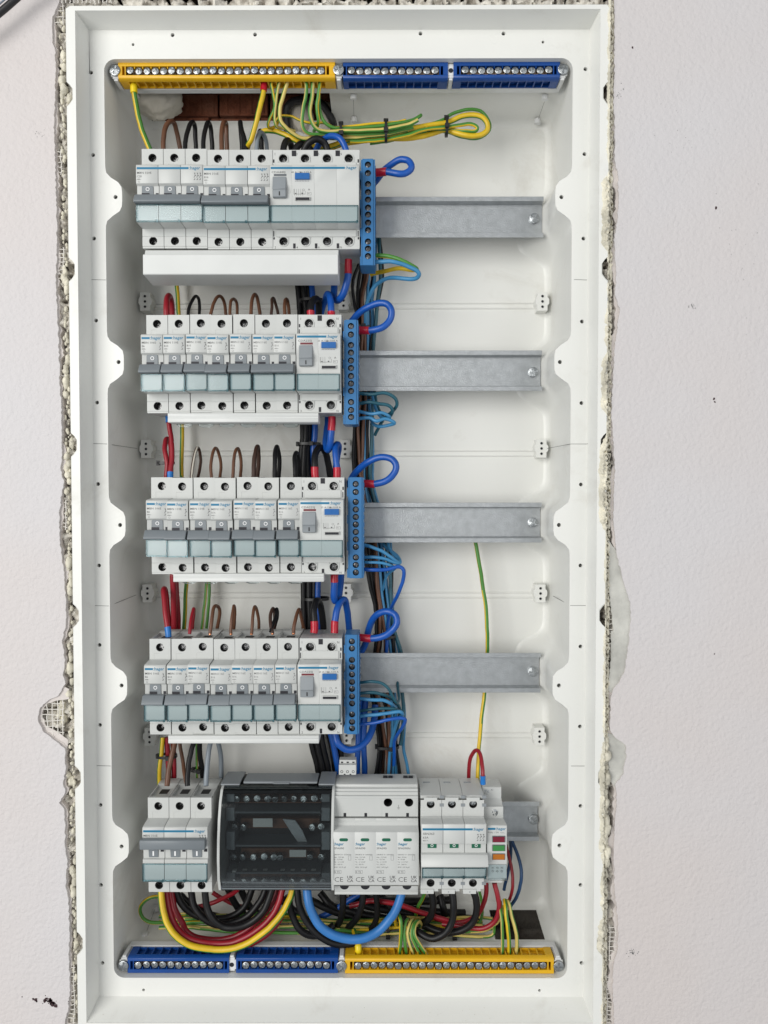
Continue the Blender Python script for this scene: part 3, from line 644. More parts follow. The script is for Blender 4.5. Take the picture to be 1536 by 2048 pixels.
def breaker(n,code,curve,label,loc,group,up=False,faint=False):
    t=thing('circuit_breaker',label,'circuit breaker',loc,group); wd=PW*n
    m=MB()
    for k in range(n): pole_body(m,k*PW+(.0 if k else 0),(k+1)*PW,up)
    part('body',m,['dev','well','seam'],t,.22)
    br,wh,sl=MB(),MB(),MB()
    for k in range(n): switch_unit(br,wh,sl,k*PW,up)
    part('switch_hub',br,['dgrey' if False else 'tog'],t,.15); part('state_mark',wh,['whiteprint'],t); part('slot',sl,['slot'],t)
    m=MB(); bezel_bar(m,-.5 if n>1 else -.55,wd-1.2,up); part('toggle',m,['tog'],t,.35)
    window(t,0,wd,n=n) if not up else window(t,0,wd,-23.2,-9.2,n)
    for k in range(n):
        for z,dd in ((31.4,36.6),(-35.2,35.9)): screw(SCR_T,'terminal_screw',t,(k+.5)*PW+.25,dd,z,(k*1.7+z)%3+len(label)*.1,.12)
    zt_=17.3 if not up else 17.3; m=MB()
    if n==1: stripe(m,.85,7.4,zt_-.1); text(m,':hager',7.7,zt_-1.1,3.55,N+.05,0,.012)
    else: stripe(m,.85,wd-11.2,zt_-.1); text(m,':hager',wd-10.7,zt_-1.1,3.5,N+.05,0,.012)
    part('brand_mark',m,['blueprint'],t,0,0)
    m=MB(); text(m,code,.9,zt_-4.5,2.35,N+.05,0,0,'LEFT',1.12); text(m,curve,.95,zt_-7.2,2.2,N+.05)
    if not up: m.box(.95,4.4,N-.05,N+.04,zt_-8.9,zt_-8.75); text(m,'6000',1.0,zt_-9.1,1.25,N+.05); m.ring(2.6,zt_-10.6,.6,.75,N-.05,N+.04,8)
    for k in range(n): pole_symbol(m,wd-1.9-2.2*k,zt_-5.4 if not up else zt_-4.8,N)
    part('printing',m,['pencil' if faint else 'greyprint'],t,0,0)
    return t
ORD=['leftmost','second','third','fourth','fifth','sixth','seventh']
X0=[-197.9,-195.5,-193.4,-195.5,-197.9]
for k,(cd,cu,lb) in enumerate((('MBN 320E','C20','white three-pole breaker marked C20 at the left end of the top row'),('MBN 316E','B16','white three-pole breaker marked B16, middle of the top row'))):
    breaker(3,cd,cu,lb,(X0[0]+k*3*PW,0,ZR[0]+(.8 if k==0 else 0)),'three-pole circuit breakers')
GR='single-pole circuit breakers'; rown=['','second row from the top','third row from the top','fourth row from the top']
codes={1:['106','110','110','110','116','116','116'],2:['106','110','110','116','116','116','116'],3:['106','110','116','116','116','116','116']}
proto={}; rj=random.Random(41)
for r in (1,2,3):
    for k,c in enumerate(codes[r]):
        num={'106':'B6','110':'B10','116':'B16'}[c]
        same=[q for q in codes[r] if q==c]; j=codes[r][:k].index(c) if c in codes[r][:k] else k
        lb=f'white single-pole breaker marked {num}, {ORD[k]}{"" if k==0 else " from the left"} in the {rown[r]}'
        loc=(X0[r]+k*PW+rj.uniform(-.1,.1),rj.uniform(-.5,.3),ZR[r]+[0,-.35,.1,-.45,.2,-.3,0][k]*.8+rj.uniform(-.3,.3))
        if c not in proto: proto[c]=breaker(1,'MBN '+c+'E' if c!='116' else 'MBN116E',num,lb,loc,GR,faint=(c=='116'))
        else: cp_=copy_tree(proto[c],loc,lb); cp_.rotation_euler=(0,rj.uniform(-.005,.005),rj.uniform(-.012,.012))
breaker(3,'MBN 316E','B16','white three-pole breaker with its toggle up, left end of the bottom row',(X0[4],0,ZR[4]),'three-pole circuit breakers',up=True)
# ---- residual current breakers ----
def rcd_body(m,n,wd,nx):
    g=.17
    for k in range(n):
        a,b=k*wd/n,(k+1)*wd/n; a2=a+(g if k==0 else 0); b2=b-(g if k==n-1 else 0); c=(a+b)/2+ (.0)
        prof=[(-8,32),(-8,-36),(2,BOT+.5),(S-3,BOT),(S-.6,BOT),(S-.6,-39.6),(S-.6,-25.2),(N-.8,-24.9),(N-.2,-24.2),(N-.2,-11.2),(N-.9,-10.4),(N-.9,1.8),(N-.2,4.6),(N,5.6),(N,19.8),(N-1.,20.8),(S-.6,21.6),(S-.6,TOP),(S-4,TOP),(4,TOP+.3)]
        i1=prof.index((S-.6,-39.6)); i2=prof.index((S-.6,21.6))
        m.prism_x(prof,a2,b2,0,skip=(i1,i2))
        m.plate(a2,b2,-39.6,-25.2,S-.6,c,-34.6,3.5,6,0,1); m.plate(a2,b2,21.6,TOP,S-.6,c,31.8,3.5,6,0,1)
        m.ring(c,-34.6,3.45,4.3,S-.9,S+.1,22); m.ring(c,31.8,3.45,4.3,S-.9,S+.1,22)
        m.box(c-4.3,c-3.5,S-.9,S+.08,-31,-34.6+.2); m.box(c+3.5,c+4.3,S-.9,S+.08,-31,-34.4)
        m.box(c-4.3,c-3.5,S-.9,S+.08,28.4,31.8); m.box(c+3.5,c+4.3,S-.9,S+.08,28.4,31.8)
    m.box(2.9,wd-2.9,S-.7,S+.35,-31.0,-25.6); m.box(2.9,wd-2.9,S-.7,S+.35,21.9,28.6)
def rcd(n,code,rate,label,loc):
    wd=PW*n; t=thing('residual_current_breaker',label,'residual current breaker',loc,'residual current breakers')
    m=MB(); rcd_body(m,n,wd,0); part('body',m,['dev2','well','seam'],t,.22)
    m=MB()
    for xx in [wd*(k+1)/n-1.9 for k in range(n-1)]:
        m.box(xx,xx+3.6,S-.65,S-.45,33.8,38.3); m.box(xx+.8,xx+2.8,S-.65,S-.45,-40.2,-36.2)
    for xx in (.6,wd-1.7): m.box(xx,xx+1.1,S-.65,S-.45,28.6,31.2); m.box(xx,xx+1.1,S-.65,S-.45,-33,-31.2); m.box(xx,xx+.7,S-.65,S-.45,-30.6,-26.2); m.box(xx,xx+.7,S-.65,S-.45,22.4,27)
    m.box(20.6,31.6,N+.4,N+.75,-7.1,-5.3); part('slot',m,['slot'],t)
    m=MB(); m.box(20.2,32.,N-1,N+.6,-5.2,-4.5); m.box(20.2,20.6,N-1,N+.6,-7.3,-5.2); m.box(31.6,32.,N-1,N+.6,-7.3,-5.2); m.ring(15.4,-.4,.0,1.1,N-1,N-.7,14); part('bracket',m,['dev'],t)
    m=MB(); m.prism_x([(N-1,11.2),(N+.7,11.1),(N+3.0,2.0),(N+3.2,.6),(N+2.4,.2),(N+2.2,-5.3),(N-1,-5.7)],2.6,13.2); part('lever',m,['lev'],t,.4)
    m=MB(); m.box(7.6,8.5,N+1.9,N+2.45,-4.3,-1.2); part('lever_mark',m,['black'],t)
    m=MB(); m.box(3.4,13.4,N-.2,N+.08,11.7,13.3); part('indicator_window',m,['redflag' if n==2 else 'dgrey'],t)
    m=MB(); m.box(20.3,31.8,N-.2,N+2.0,8.7,13.4); m.box(25.2,26.9,N+1.9,N+2.1,11.6,11.9); m.box(25.9,26.2,N+1.9,N+2.1,10.2,11.8); part('test_button',m,['button'],t,.3)
    window(t,.4,wd-.4,-24.6,-11.6,1)
    for k in range(n):
        for z in (31.4,-34.9): screw(SCR_T,'terminal_screw',t,(k+.5)*wd/n,36.2,z,k*1.3+z,.1)
    m=MB(); stripe(m,.9,wd-11.2,18.0); text(m,':hager',wd-10.7,17.0,3.5,N+.05,0,.012); part('brand_mark',m,['blueprint'],t,0,0)
    m=MB(); text(m,code,1.6,14.0,2.2,N+.05,0,0,'LEFT',1.3); text(m,rate,17.2,14.0,2.0,N+.05,0,0,'LEFT',1.12)
    if True:
        d=N-.85
        for q in range(3 if n==2 else 5): m.box(19.6+q*1.6,19.8+q*1.6,d-.1,d,-3.2,2.6)
        m.box(19,28.2,d-.1,d,-2.2,-1.95); m.box(19,19.2,d-.1,d,-2.2,2); m.box(28,28.2,d-.1,d,-2.2,.5); m.box(20,21,d-.1,d,-1.9,-1.2); m.box(25.2,26.4,d-.1,d,-1.9,-1.); m.ring(26.8,1.2,.7,.9,d-.1,d,10)
        text(m,'A',30.3,.7,2.4,d+.02); m.box(29.6,32.9,d-.1,d,-2.9,-2.75); m.box(29.6,32.9,d-.1,d,-.9,-.75); m.box(29.6,29.75,d-.1,d,-2.9,-.75); m.box(32.75,32.9,d-.1,d,-2.9,-.75); text(m,'~',29.9,-2.6,3,d+.02)
    for q in range(9): m.box(20.4+q*1.25,21.2+q*1.25,N-.05,N+.04,7.5,7.9)
    tt='1N' if n==2 else '135N'; bt='2N' if n==2 else '246N'
    for q in range(n):
        xx=q*wd/n+1.5 if not (q==n-1) else ((q*wd/n+wd/n-4.4) if n==2 else q*wd/n+1.2)
        text(m,tt[q],xx,34.6,2.7,S-.55); text(m,bt[q],xx,-40.2,2.5,S-.55)
    part('printing',m,['greyprint'],t,0,0); return t
rcd(4,'CDA440J','40 A / I\u0394n 0,03 A','wide four-pole residual current breaker at the right end of the top row',(X0[0]+6*PW-.3,0,ZR[0]))
pr=rcd(2,'CDA225J','25 A / I\u0394n 0,03 A','two-pole residual current breaker with blue test button, second row from the top',(X0[1]+7*PW,0,ZR[1]))
copy_tree(pr,(X0[2]+7*PW,0,ZR[2]),'two-pole residual current breaker with blue test button, third row from the top')
copy_tree(pr,(X0[3]+7*PW,0,ZR[3]),'two-pole residual current breaker with blue test button, fourth row from the top')
# ---- comb busbar covers ----
def comb(label,px0,px1,py0,py1,r,big=False):
    x0,_=W(px0,py0,S); x1,_=W(px1,py0,S); z0=W(px0,py1,S+2)[1]; z1=W(px0,py0,S)[1]
    t=thing('busbar_cover',label,'busbar cover',((x0+x1)/2,0,z1),'white busbar covers'); c=(x0+x1)/2
    m=MB()
    if big:
        m.prism_x([(20,z1-.5-z1),(S-2,0),(S+.5,-.8),(S+3.0,-5.6),(S+6.6,-6.0),(S+7,-6.4),(S+7,-21.6),(S+6.4,-22.2),(24,-24.2),(18,-2)],x0-c,x1-c)
        part('cover',m,['cover'],t,.4,18)
    else:
        zz=z0-z1
        m.prism_x([(25,0),(S+1.,0),(S+2.4,-.5),(S+2.4,zz*.42),(S+2.1,zz*.45),(S+2.1,zz*.55),(S+2.4,zz*.58),(S+2.4,zz+.4),(S+1.8,zz),(25,zz)],x0-c,x1-c)
        part('cover',m,['cover'],t,.3)
        m=MB()
        for k in range(6):
            a=x0-c+10+k*PW; m.prism_d([(a-6.6,zz-.1),(a+6.6,zz-.1),(a+5.4,zz-2.),(a+3,zz-2.9),(a-3,zz-2.9),(a-5.4,zz-2.)],28,33)
        part('skirt',m,['win'],t,.2)
    return t
comb('broad white busbar cover curving out below the top row of breakers',291,677,499,555,0,True)
comb('long white busbar cover under the second row of breakers',337,637,826,845,1)
comb('long white busbar cover under the third row of breakers',348,648,1146,1164,2)
comb('long white busbar cover under the fourth row of breakers',338,638,1469,1487,3)
# ---- neutral terminal blocks ----
nbx=[(722,750,318,530),(688,716,640,848),(696,727,955,1156),(690,718,1270,1468)]
nbl=['blue neutral terminal block at the right end of the top row','blue neutral terminal block right of the second breaker row','blue neutral terminal block right of the third breaker row','blue neutral terminal block right of the fourth breaker row']
nbs=[[329,346,368,384,399,415,429,445,460,483,497,512],[652,669,690,705,721,736,752,767,782,804,820,834],[968,984,1004,1019,1034,1049,1064,1079,1094,1115,1130,1145],[1283,1297,1320,1334,1349,1364,1378,1393,1407,1429,1444,1457]]
for r in range(4):
    a,b,y0,y1=nbx[r]; xa,zt_=W(a,y0,S); xb,_=W(b,y0,S); xa=W(a,(y0+y1)/2,S)[0]; xb=W(b,(y0+y1)/2,S)[0]; zb_=W(a,y1,S)[1]; xc=(xa+xb)/2; w_=(xb-xa)/2
    t=thing('neutral_terminal_block',nbl[r],'terminal block',(xc,0,zt_),'blue neutral terminal blocks')
    zs=[W((a+b)/2,y,S)[1]-zt_ for y in nbs[r]]; bnd=[0]+[(zs[i]+zs[i+1])/2 for i in range(11)]+[zb_-zt_]
    m=MB(); H=zb_-zt_
    for k in range(12): m.plate(-w_+1.2,w_-1.4,bnd[k+1],bnd[k],S,0,zs[k],2.55,5,0,1,14)
    m.box(-w_,-w_+1.2,18,S-1.0,H,0); m.box(w_-1.4,w_,18,S-.8,H,0)
    m.box(-w_+1.2,w_-1.4,18,18.8,H,0)
    m.box(-w_+1.2,w_-1.4,18.8,S,0,.25); m.box(-w_+1.2,w_-1.4,18.8,S,H-.25,H)
    for k in range(4): zc=H*(.08+.27*k); m.box(-w_-.9,-w_,20,S-1.6,zc-9,zc-2)
    part('housing',m,['nblue','well'],t,.2)
    m=MB()
    for k in range(12): m.box(w_,w_+.5,20,S-5,zs[k]-.5-1.6,zs[k]+1.2)
    part('wire_guides',m,['nblue'],t)
    for k in range(12): screw(SCR_N,'clamp_screw',t,.1,S-2.4,zs[k],(k*2.1+r)%3.1,.06)
# ---- terminal bars top and bottom ----
def termbar(px0,px1,sc0,sc1,n,yc,top,matn,label,group):
    D0=40.
    x0=W(px0,yc,D0)[0]; x1=W(px1,yc,D0)[0]; zc=W(px0,yc,D0)[1]; s=1 if top else -1
    t=thing('terminal_bar',label,'terminal bar',((x0+x1)/2,0,zc),group); xc=(x0+x1)/2; h=(x1-x0)/2
    sx0=W(sc0,yc,D0-1)[0]-xc; sx1=W(sc1,yc,D0-1)[0]-xc
    m=MB(); U=lambda a,b:(min(a*s,b*s),max(a*s,b*s))
    a0,a1=sx0-3.6,sx1+3.6
    m.box(-h,h,D0-16,D0,*U(3.4,6.4)); lo=[(D0,-3.6*s),(D0,-5.8*s),(D0-.6,-6.3*s),(D0-3.6,-7.1*s),(D0-4.4,-7.1*s),(D0-4.4,-3.6*s)]
    m.prism_x(lo,-h,h)
    m.box(-h,a0-3,D0-14,D0,*U(-3.6,3.4)); m.box(a1+3,h,D0-14,D0,*U(-3.6,3.4)); m.box(a0-3,a1+3,D0-16,D0-15,*U(-3.6,3.4))
    m.box(a0-.9,a0,D0-15,D0,*U(-3.6,3.4)); m.box(a1,a1+.9,D0-15,D0,*U(-3.6,3.4))
    for k in range(1,n):
        xx=sx0+(sx1-sx0)*(k-.5)/(n-1); m.box(xx-.35,xx+.35,D0-15,D0-.4,*U(1.6,3.4)); 
    # wire entry comb on the inner side
    m.box(-h,a0+1,D0-15,D0-4.4,*U(-7.1,-3.6)); m.box(a1-1,h,D0-15,D0-4.4,*U(-7.1,-3.6)); m.box(a0+1,a1-1,D0-14,D0-4.4,*U(-4.0,-3.6)); m.box(a0+1,a1-1,D0-15,D0-14.2,*U(-6.6,-4.0))
    for k in range(n+1):
        xx=sx0+(sx1-sx0)*(k-.5)/(n-1); m.box(xx-.45,xx+.45,D0-14.2,D0-4.4,*U(-7.0,-4.0))
    part('housing',m,[matn],t,.18)
    m=MB(); m.box(a0,a1,D0-12,D0-4.6,*U(-3.0,2.6)); part('brass_bar',m,['brass'],t,.2)
    for k in range(n): screw(SCR_B,'screw',t,sx0+(sx1-sx0)*k/(n-1),D0-1.9+(.9 if (k*7)%5==0 else 0),.1,(k*1.9)%3.1,.05*((k%3)-1))
    return t
def carrier(py,xs,top,label,x0,x1):
    D0=40.; X0_,Z_=W(x0,py,D0); X1_=W(x1,py,D0)[0]; t=thing('bar_carrier',label,'carrier rail',((X0_+X1_)/2,0,Z_),'white terminal bar carriers'); c=(X0_+X1_)/2; s=1 if top else -1
    m=MB(); m.box(X0_-c-2,X1_-c+2,17,23.5,-6.6,6.8); 
    for px in xs:
        xx=W(px,py,D0)[0]-c; m.box(xx-2.6,xx+2.6,23.5,D0-1.6,-5.6,5.6); m.box(xx-3.9,xx+3.9,D0-3,D0-1.2,-4.0,4.0); m.box(xx-1.6,xx+1.6,D0-16,D0-2,-7.2,-5.6) if top else m.box(xx-1.6,xx+1.6,D0-16,D0-2,5.6,7.2)
    part('rail',m,['carrier'],t,.3)
    for k,px in enumerate(xs):
        xx=W(px,py,D0)[0]-c
        if (k==2 if top else k==1):
            m=MB(); m.cyl(xx,0,1.9,D0-1.3,D0-1.05,14); part('fixing_hole',m,['slot'],t)
        else: screw(SCR_M,'mounting_screw',t,xx,D0-.6,0,.2+k,.0)
carrier(141,(230,677,902,1126),True,'white plastic carrier under the yellow and blue bars at the top',232,1125)
carrier(1931,(247,463,683,1117),False,'white plastic carrier under the blue and yellow bars at the bottom',249,1116)
termbar(236,670,261,642,24,141,True,'baryel','long yellow earth terminal bar at the top left of the box','yellow earth terminal bars')
termbar(686,896,703,870,11,141,True,'barblue','dark blue terminal bar at the top, next to the yellow one','dark blue terminal bars')
termbar(907,1120,930,1097,11,140,True,'barblue','dark blue terminal bar at the top right end','dark blue terminal bars')
termbar(255,458,277,439,11,1931,False,'barblue','dark blue terminal bar at the bottom left end','dark blue terminal bars')
termbar(472,676,492,653,11,1931,False,'barblue','dark blue terminal bar at the bottom, next to the yellow one','dark blue terminal bars')
termbar(690,1108,716,1086,24,1932,False,'baryel','long yellow earth terminal bar at the bottom right of the box','yellow earth terminal bars')
# ================= BOTTOM ROW, right of the three-pole breaker =================
Z5=ZR[4]
def zz(y,d,x=650): return W(x,y,d)[1]-Z5
# ---- distribution block with smoked cover ----
bx0=W(433,1690,52)[0]; bx1=W(668,1690,47)[0]; bc_=(bx0+bx1)/2; hw=(bx1-bx0)/2
t=thing('distribution_block','dark distribution block under a curved smoked clear cover in the bottom row','distribution block',(bc_,0,Z5))
zt_=zz(1570,30); zb_=zz(1781,46)
curve=[(30,zt_),(36,zt_-1.5),(42,zt_-9),(47,zt_-22),(50.5,zt_-38),(51.5,zt_-54),(50.5,zt_-70),(47,zb_+3),(46,zb_)]
m=MB(); prof=[(4,zt_-2)]+curve+[(4,zb_)]
for a,b in ((-hw,-hw+2.3),(hw-2.3,hw)): q=MB(); q.prism_x(prof,a,b); part('side_cheek',q,['dev'],t,.3)
ins=[(d-1.3,z) for d,z in curve]
m=MB(); m.prism_x(curve+ins[::-1],-hw+2.35,hw-2.35); m.box(-hw+2.35,hw-2.35,30,33,zt_-1.5,zt_-.3)
part('smoked_cover',m,['smoke'],t,.2)
m=MB(); m.box(-hw+2.4,hw-2.4,0,16,zb_+1,zt_-2); m.box(-hw+2.4,hw-2.4,16,44.3,zb_-.2,zb_+1.2); m.prism_x([(4,zt_-2.6),(33,zt_-2.6),(38,zt_-4.4),(35,zt_-4.6),(4,zt_-4.8)],-hw+2.4,hw-2.4); part('base',m,['black'],t,.2)
m=MB(); m.prism_x([(2,zt_+1),(24,zt_+1.6),(31,zt_+1.3),(31,zt_-.1),(2,zt_-.1)],-hw-1,-hw+15); m.prism_x([(2,zt_+1),(24,zt_+1.6),(31,zt_+1.3),(31,zt_-.1),(2,zt_-.1)],hw-14,hw-.4)
m.prism_x([(6,zt_+1.2),(24,zt_+1.9),(27,zt_+1.6),(27,zt_-.2),(6,zt_-.2)],-hw+17.5,hw-15.5); m.box(-5,9,25,28.6,zt_+.2,zt_+1.2); part('top_plate',m,['lev'],t,.3)
rowsY=[(1596,[455,475,495,515,536,551,569,589,608,629,647],30,'bars'),(1652,[470,488,625,643],27,''),(1712,[468,486,508,529,548,561,620,643],27,''),(1761,[449,469,489,509,530,547,565,585,607,627,645],32,'bars')]
m=MB()
for y,xs,dd,kk in rowsY:
    m.box(-hw+14,hw-14,14,dd-5,zz(y,dd)-4.2,zz(y,dd)+4.2)
    if y in (1596,1760): m.box(-hw+10,hw-12,14,dd-3,zz(y,dd)-5.6,zz(y,dd)-4.6)
part('bus_bar',m,['w_brown'],t,.2)
m=MB()
for y in (1618,1684,1738): m.box(-hw+12,hw-12,14,36,zz(y,30)-1.3,zz(y,30)+.3)
part('barrier',m,['dgrey'],t,.25); m=MB()
for y0,y1 in ((1580,1604),(1616,1642),(1664,1700),(1746,1772)):
    m.box(-hw+4,-hw+11,14,33,zz(y1,33),zz(y0,33)); m.box(hw-11.5,hw-4.5,14,33,zz(y1,33),zz(y0,33))
part('side_block',m,['lev'],t,.25)['kind']='stuff'
for y,xs,dd,kk in rowsY:
    for i,x in enumerate(xs):
        X,Z=W(x,y,dd); o=link('screw',SCR_T,t,(X-bc_,dd+.8+(i%3)*.6,Z-Z5)); o.rotation_euler=(.25,i*1.1,0); o.data=SCR_B
m=MB()
for (x0,x1,y0,y1) in ((506,545,1637,1654),(579,612,1700,1714)):
    a,b=W(x0,y0,29),W(x1,y1,29); m.box(a[0]-bc_,b[0]-bc_,28.4,29,b[1]-Z5,a[1]-Z5)
part('rating_label',m,['dev'],t)
m=MB(); P_=[W(x,y,30) for x,y in ((565,1638),(590,1640),(605,1662),(616,1688),(600,1690),(584,1668))]; m.prism_d([(a-bc_,b-Z5) for a,b in P_],28.6,30); part('link_plate',m,['zinc'],t,.2)
m=MB()
for i,x in enumerate((469,489,509,530,565,585,607,627)):
    X,Z=W(x,1743,33); m.box(X-bc_-2,X-bc_+2,30,33.5,Z-Z5-.7,Z-Z5+1.)
part('index_tab',m,['dev2'],t,.2)
# ---- surge arrester ----
sx0_=W(669,1700,38)[0]; sx1_=W(836,1700,38)[0]; sp=(sx1_-sx0_)/4
t=thing('surge_arrester','white four-cartridge surge arrester in the middle of the bottom row','surge arrester',(sx0_,0,Z5))
L4=4*sp; m=MB()
zF=zz(1633,38)
m.prism_x([(2,zz(1548,2)),(28,zz(1567,28)),(29,zz(1569,29)),(29.6,zz(1576,29.6)),(33,zz(1577,33)),(34,zz(1583,34)),(35.5,zz(1584,35.5)),(36,zz(1591,36)),(38,zz(1592,38)),(38,zz(1597,38)),(2,zz(1597,38))],0,L4)
ca=[(603,776,1606),(645,818,1606)]
w1=W(776,1606,38)[0]-sx0_; w2=W(818,1606,38)[0]-sx0_; zc_=zz(1605,38); zT=zz(1597,38)
m.prism_x([(38,zT),(38,zF),(2,zF),(2,zT)],0,w1-5); wm=(w1+w2)/2
for c,a,b in ((w1,w1-5,wm),(w2,wm,L4)):
    m.plate(a,b,zF,zT,38,c,(zT+zF)/2+ (zc_-(zT+zF)/2)*1,3.6,16,0,2,22)
m.box(w1-5,L4,2,3,zF,zT)
m.prism_x([(2,zF),(14,zF),(14,zz(1772,38)),(2,zz(1772,38))],0,L4)
m.prism_x([(2,zz(1772,38)),(38,zz(1772,38)),(38,zz(1783,38)),(37.6,zz(1783.4,38)),(37.6,zz(1784,38)),(38,zz(1784.4,38)),(38,zz(1789,38)),(2,zz(1789,38))],0,L4)
part('base',m,['dev','seam','well'],t,.25)
m=MB()
for k in range(4): c=sp*(k+.5); m.box(c-1.1,c+1.1,37.5,38.1,zF-.1,zF+3.)
for c in (w1,w2): 
    for a in (-4.2,.3): m.box(c+a,c+a+3.9,11,13.6,zz(1556,12)-.2,zz(1554,12)+1.0)
for k in range(4):
    c=sp*(k+.5)-.5; zq=zz(1772,38.1); n_=10
    m.prism_d([(c+3.7*math.cos(math.pi+math.pi*i/n_),zq+3.0*math.sin(math.pi+math.pi*i/n_)) for i in range(n_+1)],37.9,38.08)
part('slot',m,['slot'],t)
m=MB(); 
for k in range(4):
    q=MB(); a=sp*k+.18-.4; b=sp*(k+1)-.18+ .3
    zT2=zz(1636.5,38)
    pr=[(14,zT2),(38,zT2),(38.4,zz(1640,38.4)),(38.1,zz(1640.6,38)),(39,zz(1644,39)),(38.7,zz(1644.6,39)),(39.6,zz(1648,39.6)),(40,zz(1651,40)),(49.4,zz(1663.4,49.4)),(50,zz(1665,50)),(50,zz(1769,50)),(49.5,zz(1770.5,49.5)),(14,zz(1770.5,48))]
    q.prism_x(pr,a,b); cart=part('cartridge',q,['dev2'],t,.25)
    q=MB(); cx_=a+8.6; zc2=zz(1679.5,50); n_=8
    pts=[(cx_+2.3+1.25*math.cos(-math.pi/2+math.pi*i/n_),zc2+1.25*math.sin(-math.pi/2+math.pi*i/n_)) for i in range(n_+1)]+[(cx_-2.3+1.25*math.cos(math.pi/2+math.pi*i/n_),zc2+1.25*math.sin(math.pi/2+math.pi*i/n_)) for i in range(n_+1)]
    q.prism_d(pts,49.5,50.12); link('status_window',q.mesh('status_window',['flag']),cart)
    q=MB(); text(q,':hager',a+.6,zz(1690.5,50),3.25,50.06,0,.014); link('brand_mark',q.mesh('brand_mark',['blueprint'],0,0),cart)
    q=MB(); g=lambda st,y,s,x=.6,b_=0,sx_=1.: text(q,st,a+x,zz(y,50),s,50.05,0,b_,'LEFT',sx_)
    g('SPA090'+('N' if k==3 else ''),1698.5,2.3,.6,0,1.15)
    last=k==3
    g('240/415 V~ 50/60Hz',1710.5,1.5,.6,0,1.12); g('Imp : '+('50 kA' if last else '12,5 kA'),1715.5,1.5); g('In : '+('50 kA' if last else '12,5 kA'),1720,1.5); g('Up : \u2264 '+('1,7 kV' if last else '1,2 kV'),1725,1.5); g('Uc : '+('264 V~' if last else '335 V~'),1730,1.5); g('4000  160 A gG',1735.5,1.5)
    za,zb2=zz(1747,50),zz(1740.5,50)
    for (p0,p1,q0,q1) in ((.6,6.5,zb2-.15,zb2),(.6,6.5,za,za+.15),(.6,.75,za,zb2),(6.35,6.5,za,zb2)): q.box(a+p0,a+p1,49.9,50.05,q0,q1)
    text(q,'K T2',a+1.0,za+.5,2.1,50.05); 
    text(q,'CE',a+.7,zz(1763.5,50),5.6,50.05,0,-.012,'LEFT',1.12); text(q,'UK',a+11.3,zz(1757,50),3.3,50.05,0,.012,'LEFT',1.1); text(q,'CA',a+11.3,zz(1764,50),3.3,50.05,0,.012,'LEFT',1.1)
    z1_,z0_=zz(1711.5,50),zz(1720.5,50)
    for (p0,p1,q0,q1) in ((12.4,14.6,z1_-.12,z1_),(12.4,14.6,z0_,z0_+.12),(12.4,12.55,z0_,z1_),(14.45,14.6,z0_,z1_)): q.box(a+p0,a+p1,49.9,50.05,q0,q1)
    link('printing',q.mesh('printing',['greyprint'],0,0),cart)
m=MB(); xm=(w1+w2)/2; z_=(zT+zF)/2+1; m.box(xm-.15,xm+.15,37.9,38.06,z_-1,z_+1.2)
for k,wd_ in enumerate((1.3,.85,.4)): m.box(xm-wd_,xm+wd_,37.9,38.06,z_-1-k*.6-.2,z_-1-k*.6)
part('earth_mark',m,['greyprint'],t)
# three-way plug on top
X,Z=W(695,1538,20); t=thing('signal_plug','small white three-way plug standing on top of the surge arrester','plug',(X,0,Z-6))
m=MB(); m.box(-7.4,7.4,6,20,0,8.8); m.prism_x([(8,8.8),(17,8.8),(16,11.6),(8,11.6)],-7.1,7.1); part('housing',m,['dev2'],t,.3)
m=MB()
for k in (-1,0,1): m.box(k*4.9-.9,k*4.9+.9,16.4,17.0,9.3,10.3); m.ring(k*4.9,2.9,.8,1.2,19.9,20.1,14)
for k in (-1,1): m.box(k*2.45-.7,k*2.45+.7,19.9,20.1,.1,1.)
part('contact',m,['slot'],t); t.location=V(X,0,Z-5.2)
# ---- three-pole switch ----
kx0=W(841,1700,S)[0]; kx1=W(968.5,1700,S)[0]; kp=(kx1-kx0)/3
t=thing('isolator_switch','white three-pole isolator with green O marks and a broad white lever, bottom row','switch',(kx0,0,Z5))
m=MB()
for k in range(3):
    a,b=k*kp+.15,(k+1)*kp-.15; c=(a+b)/2-.3
    m.prism_x([(0,zz(1556,0)),(20,zz(1570,20)),(S-4,zz(1591,S-4)),(S-4,zz(1597,S-4)),(4,zz(1597,S-4))],a,b)
    z0_,z1_=zz(1622,S),zz(1597,S-4); m.prism_x([(4,z1_),(S-3.4,z1_),(S-3.4,z0_),(4,z0_)],a,b) if False else None
    m.plate(a,b,z0_,z1_,S-1.2,c,zz(1610,S),3.3,7,0,1,20)
    m.prism_x([(4,z0_),(S-1.0,z0_),(S-1.0,zz(1634.5,S)),(4,zz(1634.5,S))],a,b)
    m.prism_x([(4,zz(1634.5,S)),(S,zz(1634.8,S)),(S,zz(1636,S)),(N-1,zz(1647,N-1)),(N,zz(1649,N)),(N,zz(1687.5,N)),(N-2.6,zz(1688.5,N-2)),(N-2.6,zz(1709,N)),(N,zz(1710,N)),(N,zz(1756,N)),(S-2,zz(1757,S)),(4,zz(1757,S))],a,b)
    zb2=zz(1779,S); m.plate(a,b,zb2,zz(1757.6,S),S-1.2,c,zz(1767.5,S),3.35,7,0,1,20)
    m.box(a,a+kp*.62,20,S-.2,zz(1788,S),zb2); m.box(a+kp*.5,b-2.6,20,S-1,zz(1784,S),zb2)
    m.box(c-5.6,c+5.4,S-1.3,S-1.0,z1_-1.3,z1_+2.0)
part('body',m,['dev2','well'],t,.22)
m=MB()
